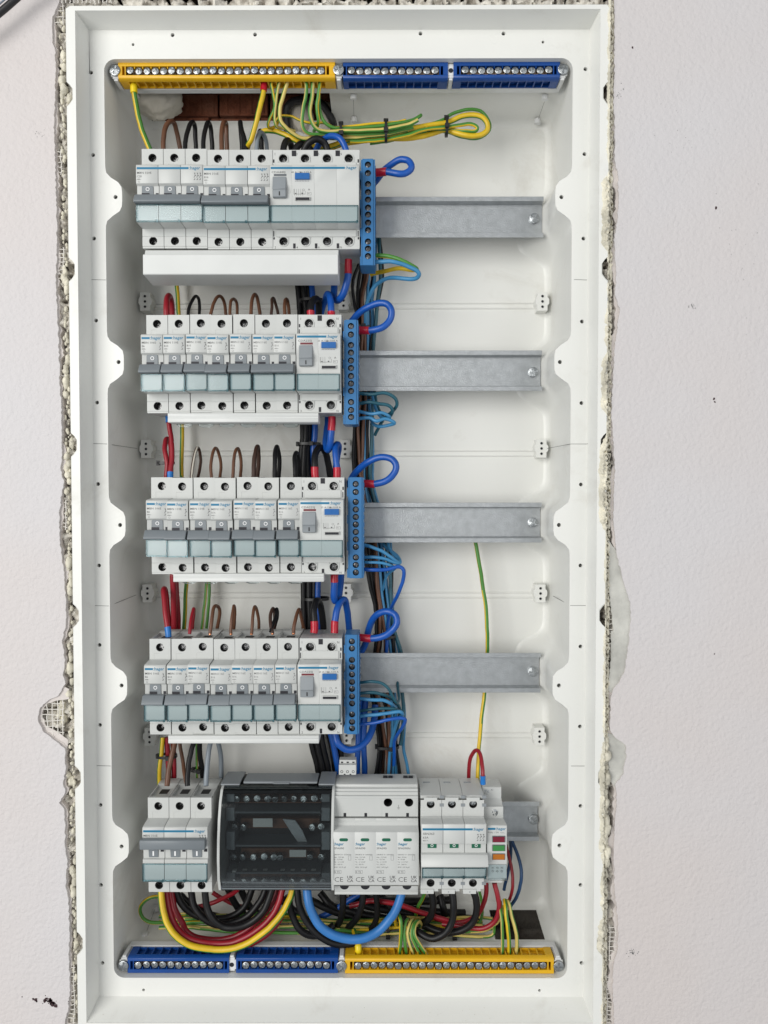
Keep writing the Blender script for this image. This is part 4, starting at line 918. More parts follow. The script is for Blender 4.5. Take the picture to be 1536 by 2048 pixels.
for k in range(3):
    a=k*kp; 
    for dx in (6.5,): m.box(a+dx-3,a+dx+3,13.,13.6,zz(1567,13),zz(1565,13)+.8); m.box(a+dx-1.2,a+dx+1.2,14.,14.8,zz(1570,14),zz(1567,14))
    m.box(a+kp-1.7,a+kp+1.7,S-1.3,S-.95,zz(1598,S),zz(1592,S)); m.box(a+kp-1.7,a+kp+1.7,S-1.3,S-.95,zz(1614,S),zz(1608,S)); m.box(a+kp-1.7,a+kp+1.7,S-1.3,S-.95,zz(1771,S),zz(1765,S))
    m.box(a+kp-2.,a+kp-1.2,25,26,zz(1583,26),zz(1581,26)); m.box(a+5.3,a+6.2,S-1,S-.1,zz(1785,S),zz(1783,S))
part('slot',m,['lev','slot'],t)
m=MB()
for k in range(3): a=k*kp+5.2+k*.3; m.box(a,a+7.2,N-2.7,N-2.2,zz(1698.5,N),zz(1688.8,N))
part('green_flag',m,['flag'],t)
m=MB()
for k in range(3): a=k*kp+8.8+k*.3; m.ring(a,zz(1693.5,N),.8,1.15,N-2.3,N-2.1,14)
part('state_mark',m,['whiteprint'],t)
m=MB(); m.prism_x([(N-3,zz(1708,N)),(N+1,zz(1708,N)),(N+5.5,zz(1733,N+5)),(N+5,zz(1734.5,N+5)),(N-3,zz(1734.5,N+5))],-.2,3*kp+.9); part('lever',m,['dev2'],t,.35)
window(t,.2,3*kp,zz(1755,N+1),zz(1736,N+1),3)
for k in range(3):
    screw(SCR_B,'terminal_screw',t,(k+.5)*kp-.3,S-5,zz(1608.5,S),k,.1); screw(SCR_T,'terminal_screw',t,(k+.5)*kp-.3,S-7.2,zz(1767,S),k+.5,.1)
m=MB(); stripe(m,1,3*kp-11.3,zz(1658.5,N)); text(m,':hager',3*kp-10.9,zz(1661,N),3.5,N+.05,0,.012); part('brand_mark',m,['blueprint'],t,0,0)
m=MB(); text(m,'SBN363',1.2,zz(1669.5,N),2.5,N+.05,0,0,'LEFT',1.15); text(m,'63A',1.2,zz(1677,N),2.4,N+.05,0,0,'LEFT',1.15); text(m,'400 V~',1.2,zz(1682.5,N),1.6,N+.05)
for k in range(3): pole_symbol(m,3*kp-2.4-2.3*k,zz(1672,N),N)
part('printing',m,['greyprint'],t,0,0)
# ---- indicator lights module ----
ix0=W(970,1700,S)[0]; iw=W(1010,1700,S)[0]-ix0
t=thing('indicator_module','narrow white module with red, green and orange indicator lenses at the right end','indicator light',(ix0,0,Z5))
m=MB(); a,b=.2,iw
m.prism_x([(4,zz(1560,6)),(8,zz(1561,8)),(20,zz(1574.5,22)),(22,zz(1574.5,22)),(22,zz(1596,22)),(30,zz(1612,30)),(33,zz(1613,33)),(33,zz(1636,33)),(N-7,zz(1648,N-7)),(N-5,zz(1651,N-5)),(N-4.5,zz(1727,N-5)),(N-5,zz(1757,N-5)),(30,zz(1757,N-5)),(30,zz(1768,32)),(4,zz(1768,32))],a,b)
part('body',m,['dev2'],t,.3)
for (y,mt,nm) in ((1678.5,'ledred','red_lens'),(1696,'ledgreen','green_lens'),(1713.5,'ledor','orange_lens')):
    q=MB(); q.box(4.6,15,N-5,N-3.9,zz(y+6.2,N-4),zz(y-6.2,N-4)); q2=part('lens_frame',q,['dgrey'],t,.2)
    q=MB(); q.box(5,14.6,N-4.2,N-3.5,zz(y+5.4,N-4),zz(y-5.4,N-4)); link(nm,q.mesh(nm,[mt],.25),q2)
m=MB(); m.box(.8,b-.2,N-4.4,N-3.4,zz(1758,N-4),zz(1729,N-4)); m.box(.8,b-.2,N-4.4,N-3.2,zz(1760,N-4),zz(1757,N-4)); part('label_window',m,['win'],t,.2)
screw(SCR_M,'terminal_screw',t,W(972.5,1585,22)[0]-ix0,20.8,zz(1585,22),.4,.05).scale=(.7,.7,.7)
screw(SCR_M,'terminal_screw',t,W(988.5,1625,33)[0]-ix0,31.8,zz(1625.5,33),1.2,.05).scale=(.75,.75,.75)
m=MB(); stripe(m,1,7.2,zz(1657.5,N-5),N-5); text(m,':hager',7.4,zz(1660,N-5),3.35,N-4.93,0,.012); part('brand_mark',m,['blueprint'],t,0,0)
m=MB(); d=N-4.9; text(m,'SVN 129',1,zz(1667,d),2.3,d,0,0,'LEFT',1.05); text(m,'230V~',11,zz(1667,d),1.5,d); 
for q,(y,s_) in enumerate(((1679.5,'1'),(1697,'2'),(1714.5,'3'))): text(m,s_,2.1,zz(y,d),2.,d)
for q in range(3):
    x=5+q*3.7; text(m,'X'+str(q+1),x-1,zz(1736,d),1.7,N-4.35); m.ring(x,zz(1741.5,d),.8,1.,N-4.45,N-4.3,4)
text(m,'X1',7.5,zz(1581,22),1.9,22.05); m.box(10.4,12.2,33,33.06,zz(1626,33),zz(1622,33))
part('printing',m,['greyprint'],t,0,0)
# ================= WIRES =================
def wire(label,mats,r,pts,sl=(),grp=None,cat='wire',seg=5,name='wire',tw=.0,nseg=12,extra=None):
    d0=pts[0][2] if len(pts[0])>2 else 20; P=[]
    for p in pts:
        d=p[2] if len(p)>2 else d0; d0=d; X,Z=W(p[0],p[1],d); P.append((X,-d,Z))
    S_=spline(P,seg)
    for i,p in enumerate(S_):   # slight hand-bent wander
        if 0<i<len(S_)-1: q=p*.05; S_[i]=p+Vector((noise.noise(q+Vector((r,0,0))),noise.noise(q+Vector((9,r,0))),noise.noise(q+Vector((0,5,r)))))*(.5 if r>2 else .85); q=q*3.3; S_[i]+=Vector((noise.noise(q),noise.noise(q+Vector((4,4,0))),noise.noise(q+Vector((0,7,7)))))*.22
    m=MB()
    if isinstance(mats,str): m.tube(S_,r,nseg); ml=[mats]
    else:
        p_=int(mats[2] if len(mats)>2 else 0); ph=p_-20 if p_>=20 else [0,9,10,8,11,0,9,10,8,10,9,0][p_%12]; wd=(2 if mats[0]=='w_dbrown' else 5 if r<1.5 else 4)
        f=lambda i,k: 1 if (k+int(ph+i*tw))%nseg<wd else 0
        m.tube(S_,r,nseg,fmi=f); ml=list(mats[:2])
    off=P[0]; o=link(name,m.mesh(name,ml,0,60,off)); o.location=(off[0]*MM,off[1]*MM,off[2]*MM)
    tag(o,label,cat,grp)
    for (end,mt,rr,ln) in sl:
        q=S_ if end=='s' else S_[::-1]; acc=0; seq=[q[0]-(q[1]-q[0]).normalized()*1.0,q[0]]
        for a,b in zip(q,q[1:]):
            L=(b-a).length
            if acc+L>=ln: seq.append(a+(b-a)*((ln-acc)/L)); break
            acc+=L; seq.append(b)
        mm=MB(); n=len(seq); rr_=[rr]*n; rr_[-1]=rr*1.03
        mm.tube(seq,rr_,14); me=mm.mesh('ferrule',[mt],.12,40,off); c=bpy.data.objects.new('ferrule',me); COL.objects.link(c); c.parent=o
    return o
GYa=lambda p=0:('w_yellow','w_green',p)
GYp=lambda p=0:('w_pale','w_green',p)
GYg=lambda p=0:('w_green','w_pale',28)
def tie(px,py,d,w,h,label,ang=0.,grp='black cable ties'):
    "strap ring round a bundle: w, h half sizes in mm (across, in depth), ang of the bundle axis from vertical"
    X,Z=W(px,py,d); t=thing('cable_tie',label,'cable tie',(X,d,Z),grp); m=MB(); n=24; vs=[];fs=[]
    for i in range(n):
        a=2*math.pi*i/n; c,s=math.cos(a),math.sin(a); e=.75
        x=w*math.copysign(abs(c)**e,c); y=h*math.copysign(abs(s)**e,s)
        for (k,zc) in ((1,1.15),(1,-1.15),(1+.9/w,-1.15),(1+.9/w,1.15)): vs.append((x*k,y*k,zc))
    for i in range(n):
        a=4*i;b=4*((i+1)%n); fs+=[(a+k,b+k,b+(k+1)%4,a+(k+1)%4) for k in range(4)]
    m.add(vs,fs); st=part('strap',m,['black'],t,0,40)
    m=MB(); m.box(-w-1.6,-w+1.2,-1.5,1.6,-2.0,2.0); m.box(-w-3.4,-w-1.4,-.6,.6,-1.1,1.1) if False else None
    m.box(w*.1,w*.1+3.6,h*.9,h+2.6,-1.9,1.9); part('head',m,['black'],t,.3)
    t.rotation_euler=(0,ang,0); return t
U='above the'
# --- top: earth wires from the yellow bar ---
wire('thick yellow and green wire from the left end of the top yellow bar',GYa(21),2.15,[(268,163,30),(269,190,30),(275,225,28),(285,262,26),(298,295,24),(305,320,20)],[('s','s_yellow',2.9,9.5)])
wire('yellow wire in a red sleeve hanging from the top yellow bar',GYa(28),2.15,[(528,160,30),(526,186,30),(518,222,30),(511,252,28),(503,278,26),(496,291,22),(494,310,10)],[('s','s_red',2.75,9)])
wire('thick yellow wire arching behind the breakers into the tied earth bundle',GYa(28),2.2,[(516,270,4),(530,261,8),(550,262,12),(572,270,14),(596,283,14),(630,293,8),(665,291,8),(692,281,8),(730,276,8),(772,273,8),(812,262,8),(850,252,8),(893,246,8),(925,233,10),(955,231,12),(972,243,12),(974,259,12),(960,270,12),(935,272,12),(908,265,10),(893,259,8),(860,268,6),(820,276,6),(775,277,6),(730,281,6),(690,287,4),(650,300,0)],seg=6)
wire('dark green wire forming the outside of the tied earth loop',('w_green','w_pale',26),1.35,[(760,262,4),(830,252,4),(880,243,5),(905,229,6),(935,220,8),(962,222,8),(979,243,8),(977,263,8),(955,277,8),(925,274,6),(893,264,5),(850,264,4),(790,280,4),(740,287,4)],seg=6)
wire('green wire folded back inside the tied earth loop',('w_green','w_yellow',28),1.5,[(700,283,14),(760,279,14),(810,272,14),(850,258,14),(893,254,14),(925,250,14),(945,249,14),(956,255,14),(950,263,13),(925,262,12),(893,258,10),(850,256,10)],seg=6)
wire('thin yellow wire nearest the red sleeve under the top bar',GYa(1),1.2,[(543,165,32),(547,190,30),(549,218,26),(541,238,22),(537,250,20),(541,257,16),(552,252,10),(556,243,6)])
wire('thin pale wire second from the red sleeve under the top bar',GYp(6),1.25,[(559,165,32),(553,190,30),(550,225,26),(551,245,24),(557,255,20),(572,257,14),(590,262,10)])
wire('green and yellow wire third from the red sleeve under the top bar',GYp(3),1.65,[(574,164,32),(567,188,30),(560,215,28),(561,240,26),(571,255,24),(587,268,22),(606,276,20),(632,274,18),(676,277,14),(735,272,14),(772,268,14),(815,260,12)])
wire('green wire left of the pair dropping into the tied bundle',('w_green','w_pale',28),1.45,[(611,164,32),(612,190,30),(608,215,28),(604,243,26),(608,259,24),(622,267,22),(650,268,20),(683,268,16),(735,268,16),(790,264,14),(826,256,12)])
wire('pale wire of the pair dropping into the tied bundle',GYp(1),1.6,[(625,164,32),(624,195,30),(620,225,28),(625,248,26),(638,260,24),(660,263,22),(690,262,20),(735,261,20),(775,258,20),(812,251,20),(836,240,20)])
wire('yellow wire at the right end of the group under the top bar',GYa(7),1.45,[(640,163,32),(637,190,30),(634,215,28),(637,240,24),(634,254,18),(628,262,10)])
wire('green wire bending from the group into the top of the tied bundle',('w_green','w_pale',26),1.4,[(638,190,26),(640,222,24),(648,243,22),(664,254,20),(684,257,18),(735,254,18),(772,250,18),(815,243,16),(838,232,16),(841,229,12),(825,243,8)])
wire('thin yellow wire crossing the opening towards the tied bundle',GYa(3),1.1,[(551,243,10),(560,232,12),(580,232,14),(602,241,14),(628,246,14),(650,245,16),(668,255,16),(690,254,14),(740,247,14),(790,244,14),(812,240,14)])
tie(683,268,14,8.5,6.5,'black cable tie nearest the left on the earth bundle',math.pi/2-.05)
tie(772,262,13,8.5,6.5,'black cable tie in the middle of the earth bundle',math.pi/2)
tie(893,253,10,7.5,6,'black cable tie at the neck of the yellow loop',math.pi/2)
# --- loops above the top row ---
def loop(label,mt,r,pts,sl=(),grp=None): return wire(label,mt,r,pts,sl,grp,'wire')
loop('brown wire loop nearest the left above the top row','w_brown',2.0,[(327,318,24),(326,285,22),(331,256,18),(341,243,14),(350,248,8),(357,275,2),(363,318,-2)])
loop('black wire loop right of the brown one above the top row','w_black',1.9,[(370,318,24),(372,280,20),(378,252,15),(386,244,10),(391,256,4),(392,285,0),(392,318,-2)])
loop('narrow black wire loop in the middle above the top row','w_black',1.9,[(406,318,24),(407,276,20),(411,252,15),(416,246,10),(421,258,4),(424,285,0),(424,318,-2)])
loop('brown wire loop seen edge on above the top row','w_brown',2.0,[(443,318,24),(443,278,20),(446,252,15),(450,244,10),(453,252,4),(454,285,0),(454,318,-2)])
loop('black wire leaning left above the top row','w_black',2.1,[(494,318,24),(490,285,20),(483,258,14),(481,245,8),(482,256,2),(484,290,-2),(484,318,-4)])
loop('black wire behind the grey loop above the top row','w_black',1.9,[(514,318,16),(515,290,12),(519,268,6),(522,262,2),(524,280,-4),(524,318,-6)])
loop('grey wire loop at the right above the top row','w_grey',1.8,[(514,318,26),(514,285,24),(518,268,20),(524,265,16),(530,275,12),(533,295,8),(534,318,6)])
loop('black cable loop at the left behind the residual current breaker','w_black',2.7,[(566,318,24),(567,295,22),(573,282,18),(580,284,12),(584,300,6),(585,318,2)])
loop('black cable loop coiled in front of the blue one, top row','w_black',2.9,[(604,318,20),(609,298,22),(620,284,24),(634,279,24),(648,286,22),(655,302,20),(656,320,18)])
loop('flat black cable loop behind the middle of the top row','w_black',2.9,[(586,318,16),(592,296,16),(604,287,14),(618,292,10),(624,318,6)])
loop('thick blue cable arching down into the top row','w_blue',2.6,[(622,322,8),(632,300,10),(645,280,16),(662,272,22),(678,277,26),(689,293,26),(697,318,26)])
# --- thick blue loops at the neutral blocks ---
sb=('s','s_red',3.3,9.2)
wire('thick blue loop in a red sleeve at the top neutral block','w_blue',2.75,[(751,345,24),(773,344,26),(798,349,28),(815,345,28),(823,334,28),(817,322,26),(802,319,24),(785,327,20),(768,340,14),(755,358,8),(738,378,2)],[sb])
wire('thick blue loop in a red sleeve at the second neutral block','w_blue',2.85,[(717,660,24),(742,660,26),(765,654,28),(780,639,28),(783,622,28),(773,609,26),(755,607,24),(735,615,20),(716,629,14),(702,645,8),(694,664,2)],[sb])
wire('thick blue loop in a red sleeve at the third neutral block','w_blue',2.85,[(728,967,24),(750,967,26),(775,960,28),(790,944,28),(791,928,28),(780,917,26),(760,915,24),(738,923,20),(720,937,14),(706,953,8),(697,972,2)],[sb])
wire('thick blue loop in a red sleeve at the fourth neutral block','w_blue',2.85,[(721,1275,24),(744,1277,26),(768,1272,28),(785,1260,28),(794,1245,28),(790,1230,26),(774,1223,24),(756,1228,20),(744,1243,14),(736,1262,8),(730,1290,0),(712,1320,-6)],[sb])
# --- below the top row ---
wire('blue cable in a red sleeve bending back under the top row','w_blue',2.95,[(697,522,26),(696,548,26),(692,572,24),(684,592,20),(675,601,14),(668,594,8),(668,570,0),(670,545,-6)],[('s','s_red',3.2,10.5)])
wire('yellow green taped wire end beside the top neutral block','w_yellow' and GYa(4),1.8,[(749,511,30),(775,513,32),(803,521,34),(826,532,34),(832,538,30),(818,539,24),(792,537,18),(765,543,10),(742,549,4)])
wire('light blue wire loop below the top neutral block','w_lblue',1.75,[(749,524,34),(780,524,36),(808,530,36),(830,539,36),(837,549,34),(828,557,30),(800,557,24),(775,556,16),(755,567,8),(741,588,2),(733,612,-4),(731,650,-10)])
# --- vertical cable loom right of the blocks ---
keys=[(470,735,762),(520,722,768),(560,706,772),(600,704,764),(640,710,756),(700,716,748),(800,712,745),(860,708,742),(920,710,742),(960,712,742),(1000,718,752),(1060,730,775),(1110,733,783),(1160,735,788),(1210,744,789),(1260,748,792),(1310,742,802),(1370,738,802),(1430,752,806),(1490,760,802),(1530,760,808),(1575,752,815)]
LO=['leftmost','second from left','third from left','fifth from left','middle one','fourth from left','left of the blue pair','behind the middle','right of the middle','third from right','hidden','second from right','rightmost']
loom=[('w_black',.0,2),('w_black',.10,0),('w_dbrown',.20,-3),('w_brown',.30,2),('w_brown',.42,1),('w_dbrown',.36,-4),('w_lblue',.55,0),('w_black',.50,-4),('w_blue' and 'w_lblue',.70,-2),('w_black',.82,0),('w_navy',.66,-5),('w_teal',.93,1),('w_lblue',1.0,-2)]
rnd=random.Random(31)
nm={'w_black':'black','w_dbrown':'dark brown','w_brown':'brown','w_lblue':'blue','w_navy':'navy','w_teal':'teal'}
for i,(mt,u,dd) in enumerate(loom):
    ph=rnd.uniform(0,20); pts=[]
    for (y,a,b) in keys:
        if i==12 and y<700: continue
        if i==11 and y>1500: continue
        if i in (3,) and 620<y<680: pass
        uu=u+.10*math.sin(y*.011+ph)+rnd.uniform(-.03,.03); pts.append((a+(b-a)*uu,y,-18+dd*1.3+rnd.uniform(-.6,.6)))
    wire(f'{nm[mt]} wire, {LO[i]} in the loom running down behind the rails',mt,1.45+.1*(i%3),pts,(),'wires of the right hand loom','wire',seg=3,nseg=8)
tie(775,1493,-16,9.8,6.,'black cable tie round the loom above the bottom row')
tie(722,655,-16,8,6.,'black cable tie round the loom behind the second block')
tie(770,1272,-16,9,6.,'black cable tie round the loom behind the lowest blue loop')
# --- thin neutrals looping out of the blocks ---
def thin(label,mt,r,pts): wire(label,mt,r,pts,(),'thin neutral wires at the blue blocks','wire')
thin('teal wire, topmost loop right of the second neutral block','w_teal',1.45,[(714,786,26),(745,788,28),(770,786,28),(787,794,28),(794,806,26),(790,817,22),(778,829,12),(765,842,2),(750,870,-8)])
thin('teal wire, second loop right of the second neutral block','w_teal',1.45,[(714,808,26),(738,804,28),(760,808,28),(778,812,28),(785,822,26),(780,832,20),(768,834,12),(755,815,2),(748,780,-8)])
thin('blue wire, third loop right of the second neutral block','w_lblue',1.4,[(714,822,26),(740,828,28),(764,826,30),(779,834,28),(772,839,22),(757,828,12),(748,806,2),(742,780,-8)])
thin('blue wire, lowest loop right of the second neutral block','w_lblue',1.45,[(714,838,26),(738,836,28),(752,842,30),(770,838,30),(783,842,30),(789,847,28),(778,851,24),(762,853,20),(748,848,12),(740,835,2),(738,800,-8)])
thin('blue wire, topmost right of the third neutral block','w_lblue',1.4,[(726,1089,26),(745,1094,28),(765,1102,28),(780,1113,28),(795,1124,26),(799,1122,22),(790,1112,14),(780,1098,4),(776,1080,-8)])
thin('blue wire, second right of the third neutral block','w_lblue',1.4,[(726,1115,26),(750,1114,28),(770,1117,28),(785,1124,28),(798,1127,26),(799,1119,20),(788,1106,8),(770,1092,-4),(762,1070,-12)])
thin('thin blue wire, third right of the third neutral block','w_lblue',1.2,[(726,1124,30),(745,1124,32),(765,1126,32),(783,1132,30),(790,1138,22),(775,1150,8),(765,1180,-8)])
thin('long blue wire hanging from the third neutral block','w_blue',1.6,[(726,1138,30),(750,1139,32),(775,1139,32),(797,1134,32),(808,1142,32),(807,1160,30),(800,1180,26),(791,1198,18),(783,1215,8),(778,1235,-2),(775,1270,-10),(772,1310,-12)])
thin('teal wire, topmost right of the fourth neutral block','w_teal',1.25,[(717,1366,26),(740,1363,30),(763,1366,30),(777,1376,30),(787,1393,28),(794,1405,24),(798,1398,14),(797,1380,2),(795,1360,-10)])
thin('blue teal wire, second right of the fourth neutral block','w_teal',1.4,[(717,1387,26),(745,1385,28),(768,1389,26),(783,1396,20),(795,1408,12),(800,1430,2),(790,1470,-10)])
thin('light blue wire, third right of the fourth neutral block','w_lblue',1.5,[(717,1397,28),(745,1400,30),(768,1400,30),(782,1405,28),(789,1413,20),(792,1430,8),(790,1470,-8)])
thin('muted blue wire, fourth right of the fourth neutral block','w_navy' and 'w_teal',1.3,[(720,1422,24),(750,1419,26),(775,1416,26),(793,1419,24),(801,1430,14),(796,1455,2),(786,1490,-10)])
thin('light blue wire, fifth right of the fourth neutral block','w_lblue',1.5,[(717,1433,28),(750,1430,30),(780,1425,30),(800,1423,30),(805,1430,26),(797,1438,16),(788,1465,2),(780,1495,-10),(776,1560,-14)])
thin('blue wire, lowest right of the fourth neutral block','w_blue',1.5,[(717,1449,28),(745,1447,30),(772,1440,32),(797,1436,32),(811,1439,32),(806,1452,26),(796,1468,14),(788,1488,0),(788,1530,-12)])
# --- heavy cables at the left of the loom ---
rnd=random.Random(12)
HK=[(540,592,632),(600,598,640),(660,600,642),(760,600,642),(860,604,638),(900,602,634),(960,600,640),(1040,604,645),(1130,608,652),(1190,608,648),(1260,608,652),(1340,606,655),(1420,612,665),(1490,620,682),(1530,632,688),(1590,642,692)]
for i,(mt,u,dd) in enumerate((('w_black',0.02,0),('w_black',.24,2),('w_black',.45,0),('w_black',.16,-6),('w_black',.38,-6),('w_blue',.72,1),('w_black',.64,-5),('w_black',.95,-4))):
    pts=[(a+(b-a)*(u+.05*math.sin(y*.01+i)),y,-17+dd) for y,a,b in HK]
    if i==7: pts=[p for p in pts if p[1]>1400]
    wire(f'thick {nm.get(mt,"blue")} cable running down behind the breakers',mt,2.75,pts,(),'thick cables running down behind the breakers','cable',seg=3,nseg=10)
tie(618,888,-16,10,8,'black cable tie round the thick cables above the third row')
tie(632,1197,-16,11,8,'black cable tie round the thick cables above the fourth row')
tie(624,602,-16,10,8,'black cable tie round the thick cables above the second row')
for k,(x0,x1,lb) in enumerate(((716,713,'left'),(727,728,'right'))):
    wire(f'thick blue cable dropping to the surge arrester, {lb} one of the pair','w_blue',2.6,[(x0+4,1400,-12),(x0+2,1440,-14),(x0,1490,-14),(x1+1,1540,-14),(x1+2,1600,-16)],(),None,'cable')
sr=('s','s_red',3.2,9.5)
wire('thick black cable in a red sleeve entering the second row','w_black',2.9,[(622,634,28),(621,618,27),(624,604,22),(632,597,14),(637,606,6),(638,640,-4)],[('s','s_red',3.2,5)])
wire('thick blue cable in a red sleeve entering the second row','w_blue',2.8,[(663,634,28),(662,612,26),(660,594,20),(655,588,12),(650,600,4),(643,622,-2),(638,655,-8)],[('s','s_red',3.2,4.5)])
wire('thick blue cable in a red sleeve bending back under the second row','w_blue',2.9,[(664,836,26),(663,862,26),(661,885,24),(656,899,18),(651,890,10),(653,865,0),(656,835,-8)],[('s','s_red',3.2,10.5)])
wire('thick blue cable in a red sleeve entering the third row','w_blue',2.75,[(674,957,28),(673,932,27),(671,905,24),(673,889,18),(677,893,10),(674,915,0),(668,960,-8)],[('s','s_red',3.2,9)])
wire('thick black cable in a red sleeve arching over the third row','w_black',2.9,[(631,956,28),(630,930,27),(631,908,22),(638,896,14),(648,900,8),(656,925,0),(662,965,-6)],[('s','s_red',3.2,9)])
wire('thick blue cable in a red sleeve bending back under the third row','w_blue',2.9,[(669,1150,26),(669,1166,26),(668,1188,24),(670,1202,18),(677,1195,10),(681,1170,0),(683,1140,-8)],[('s','s_red',3.2,6)])
wire('thick black cable in a red sleeve entering the fourth row','w_black',2.9,[(628,1264,28),(628,1242,27),(628,1218,23),(634,1201,15),(641,1208,6),(645,1235,0),(648,1270,-6)],[('s','s_red',3.2,9)])
wire('thick blue cable in a red sleeve arching over the fourth row','w_blue',2.9,[(669,1264,28),(670,1242,27),(674,1218,24),(682,1202,18),(690,1200,12),(694,1218,4),(697,1245,-2),(700,1290,-6)],[('s','s_red',3.2,9)])
wire('thick blue cable sagging in a wide bow under the fourth row','w_blue',3.0,[(669,1465,20),(675,1485,22),(690,1498,22),(708,1499,20),(727,1488,14),(741,1468,6),(748,1440,-2),(750,1410,-8)],(),None,'cable')
# --- left side: red and earth risers ---
wire('green and yellow wire running down behind the left breakers',GYa(1),1.9,[(352,470,-20),(354,570,-20),(358,640,-20),(361,760,-20),(364,870,-20),(363,950,-20),(367,1040,-20),(372,1120,-20),(373,1170,-20),(369,1230,-20),(366,1290,-20)],(),None,'wire',4,tw=.05)
loop('red wire loop at the left end of the second row','w_red',2.5,[(334,640,24),(333,615,22),(334,597,14),(338,592,8),(343,605,0),(345,640,-6)],[('s','s_blue',2.8,3)])
wire('red wire running from the second row down to the third','w_red',2.1,[(337,834,12),(339,856,14),(343,885,18),(344,915,22),(341,940,26),(341,958,28)],[('s','s_blue',2.7,5),('e','s_blue',2.6,6)])
loop('red wire loop beside the cable tie above the third row','w_red',2.1,[(333,958,20),(334,925,20),(329,898,16),(331,880,10),(337,880,4),(342,900,-2),(342,958,-8)])
tie(332,926,14,6.5,4,'black cable tie on the red wires above the third row')
wire('red wire leaning left in a blue sleeve, left end of the fourth row','w_red',2.4,[(337,1272,28),(335,1252,26),(330,1215,20),(327,1183,12),(330,1180,4),(334,1210,-2),(340,1272,-8)],[('s','s_blue',2.6,7.5)])
wire('thick red wire running from the third row down to the fourth','w_red',2.7,[(346,1146,6),(347,1175,4),(348,1215,0),(349,1275,-6)])
wire('second thick red wire close beside the first above the fourth row','w_red',2.4,[(352,1146,-4),(353,1180,-4),(356,1225,-6),(358,1275,-10)])
loop('small red wire loop above the second breaker of the fourth row','w_red',1.5,[(379,1268,30),(381,1248,26),(385,1226,18),(387,1217,12),(387,1228,4),(384,1262,-2)])
wire('green yellow wire of the pair above the fourth row, left one',GYp(2),1.3,[(414,1146,-20),(412,1190,-20),(406,1230,-20),(402,1280,-20)])
wire('green yellow wire of the pair above the fourth row, right one',GYp(5),1.3,[(419,1146,-20),(420,1190,-20),(416,1225,-20),(411,1280,-20)])
# loops above rows two, three and four
loop('slim black loop above the third breaker of the second row','w_black',1.35,[(377,640,26),(378,618,22),(384,600,16),(391,592,10),(398,599,4),(399,618,0),(397,645,-4)])
loop('widest brown loop above the second row','w_brown',1.4,[(418,640,26),(424,618,22),(432,598,16),(440,592,10),(447,602,4),(451,620,0),(454,645,-4)])
loop('short brown loop right of the widest one above the second row','w_brown',1.3,[(459,640,26),(460,618,22),(463,602,16),(468,598,10),(473,604,4),(475,620,0),(475,645,-4)])
loop('tall brown loop in the middle above the second row','w_brown',1.5,[(500,640,26),(502,615,22),(506,596,16),(511,590,10),(516,600,4),(519,620,0),(521,645,-4)])
loop('narrow dark brown loop above the sixth breaker, second row','w_dbrown',1.3,[(542,640,26),(543,615,22),(544,600,16),(547,596,10),(551,606,4),(555,624,0),(558,645,-4)])
loop('brown loop seen edge on, right end of the second row','w_brown',1.5,[(571,640,26),(570,618,22),(571,602,14),(574,598,8),(577,608,2),(580,640,-4)])
loop('striped dark loop at the left above the third row',('w_dbrown','foamw',29),1.3,[(383,958,26),(385,930,22),(390,905,16),(395,895,10),(400,905,6),(402,925,2),(395,958,-4)])
loop('brown loop above the third breaker of the third row','w_brown',1.35,[(424,958,26),(422,930,22),(426,904,16),(432,896,10),(437,905,4),(442,930,0),(440,960,-4)])
loop('narrow brown loop in the middle above the third row','w_brown',1.4,[(465,958,26),(467,930,22),(471,904,16),(476,897,10),(480,908,4),(482,935,0),(481,960,-4)])
loop('dark brown wire bent edge on above the third row','w_dbrown',1.9,[(507,958,26),(508,928,22),(512,902,16),(515,893,10),(517,906,4),(517,930,0),(515,960,-4)])
loop('black wire bent edge on above the third row, left of its neighbour','w_black',1.9,[(550,958,26),(550,928,22),(551,902,16),(554,893,10),(557,906,4),(559,930,0),(558,960,-4)])
loop('black wire bent edge on next to the thick cables, third row','w_black',1.9,[(590,958,26),(590,932,22),(590,912,16),(593,905,10),(596,915,4),(597,935,0),(597,960,-4)])
ce=('s','copper',1.2,.7)
loop('light brown loop above the third breaker of the fourth row','w_brown',1.5,[(420,1268,30),(423,1240,26),(427,1218,20),(432,1211,14),(438,1218,8),(438,1240,2),(432,1266,-4)],[ce])
loop('brown wire bent edge on above the fourth breaker, fourth row','w_brown',1.35,[(462,1268,30),(464,1240,26),(467,1218,20),(468,1212,14),(469,1222,8),(469,1245,2),(468,1266,-4)],[ce])
loop('brown loop above the fifth breaker of the fourth row','w_brown',1.35,[(503,1268,30),(504,1240,26),(507,1218,20),(510,1213,14),(514,1222,8),(517,1245,2),(516,1266,-4)],[ce])
loop('brown wire beside a black one above the fourth row','w_dbrown',1.5,[(545,1267,30),(541,1248,26),(541,1228,20),(546,1216,14),(549,1228,8),(549,1266,-4)],[ce])
loop('black wire beside a brown one above the fourth row','w_black',1.4,[(541,1264,30),(546,1248,25),(551,1232,18),(553,1217,12),(555,1230,6),(551,1250,0),(547,1266,-4)])
loop('pointed brown loop next to the thick cables, fourth row','w_brown',1.55,[(587,1267,30),(590,1245,26),(594,1226,18),(598,1219,12),(602,1232,6),(606,1250,2),(609,1266,-2)],[ce])
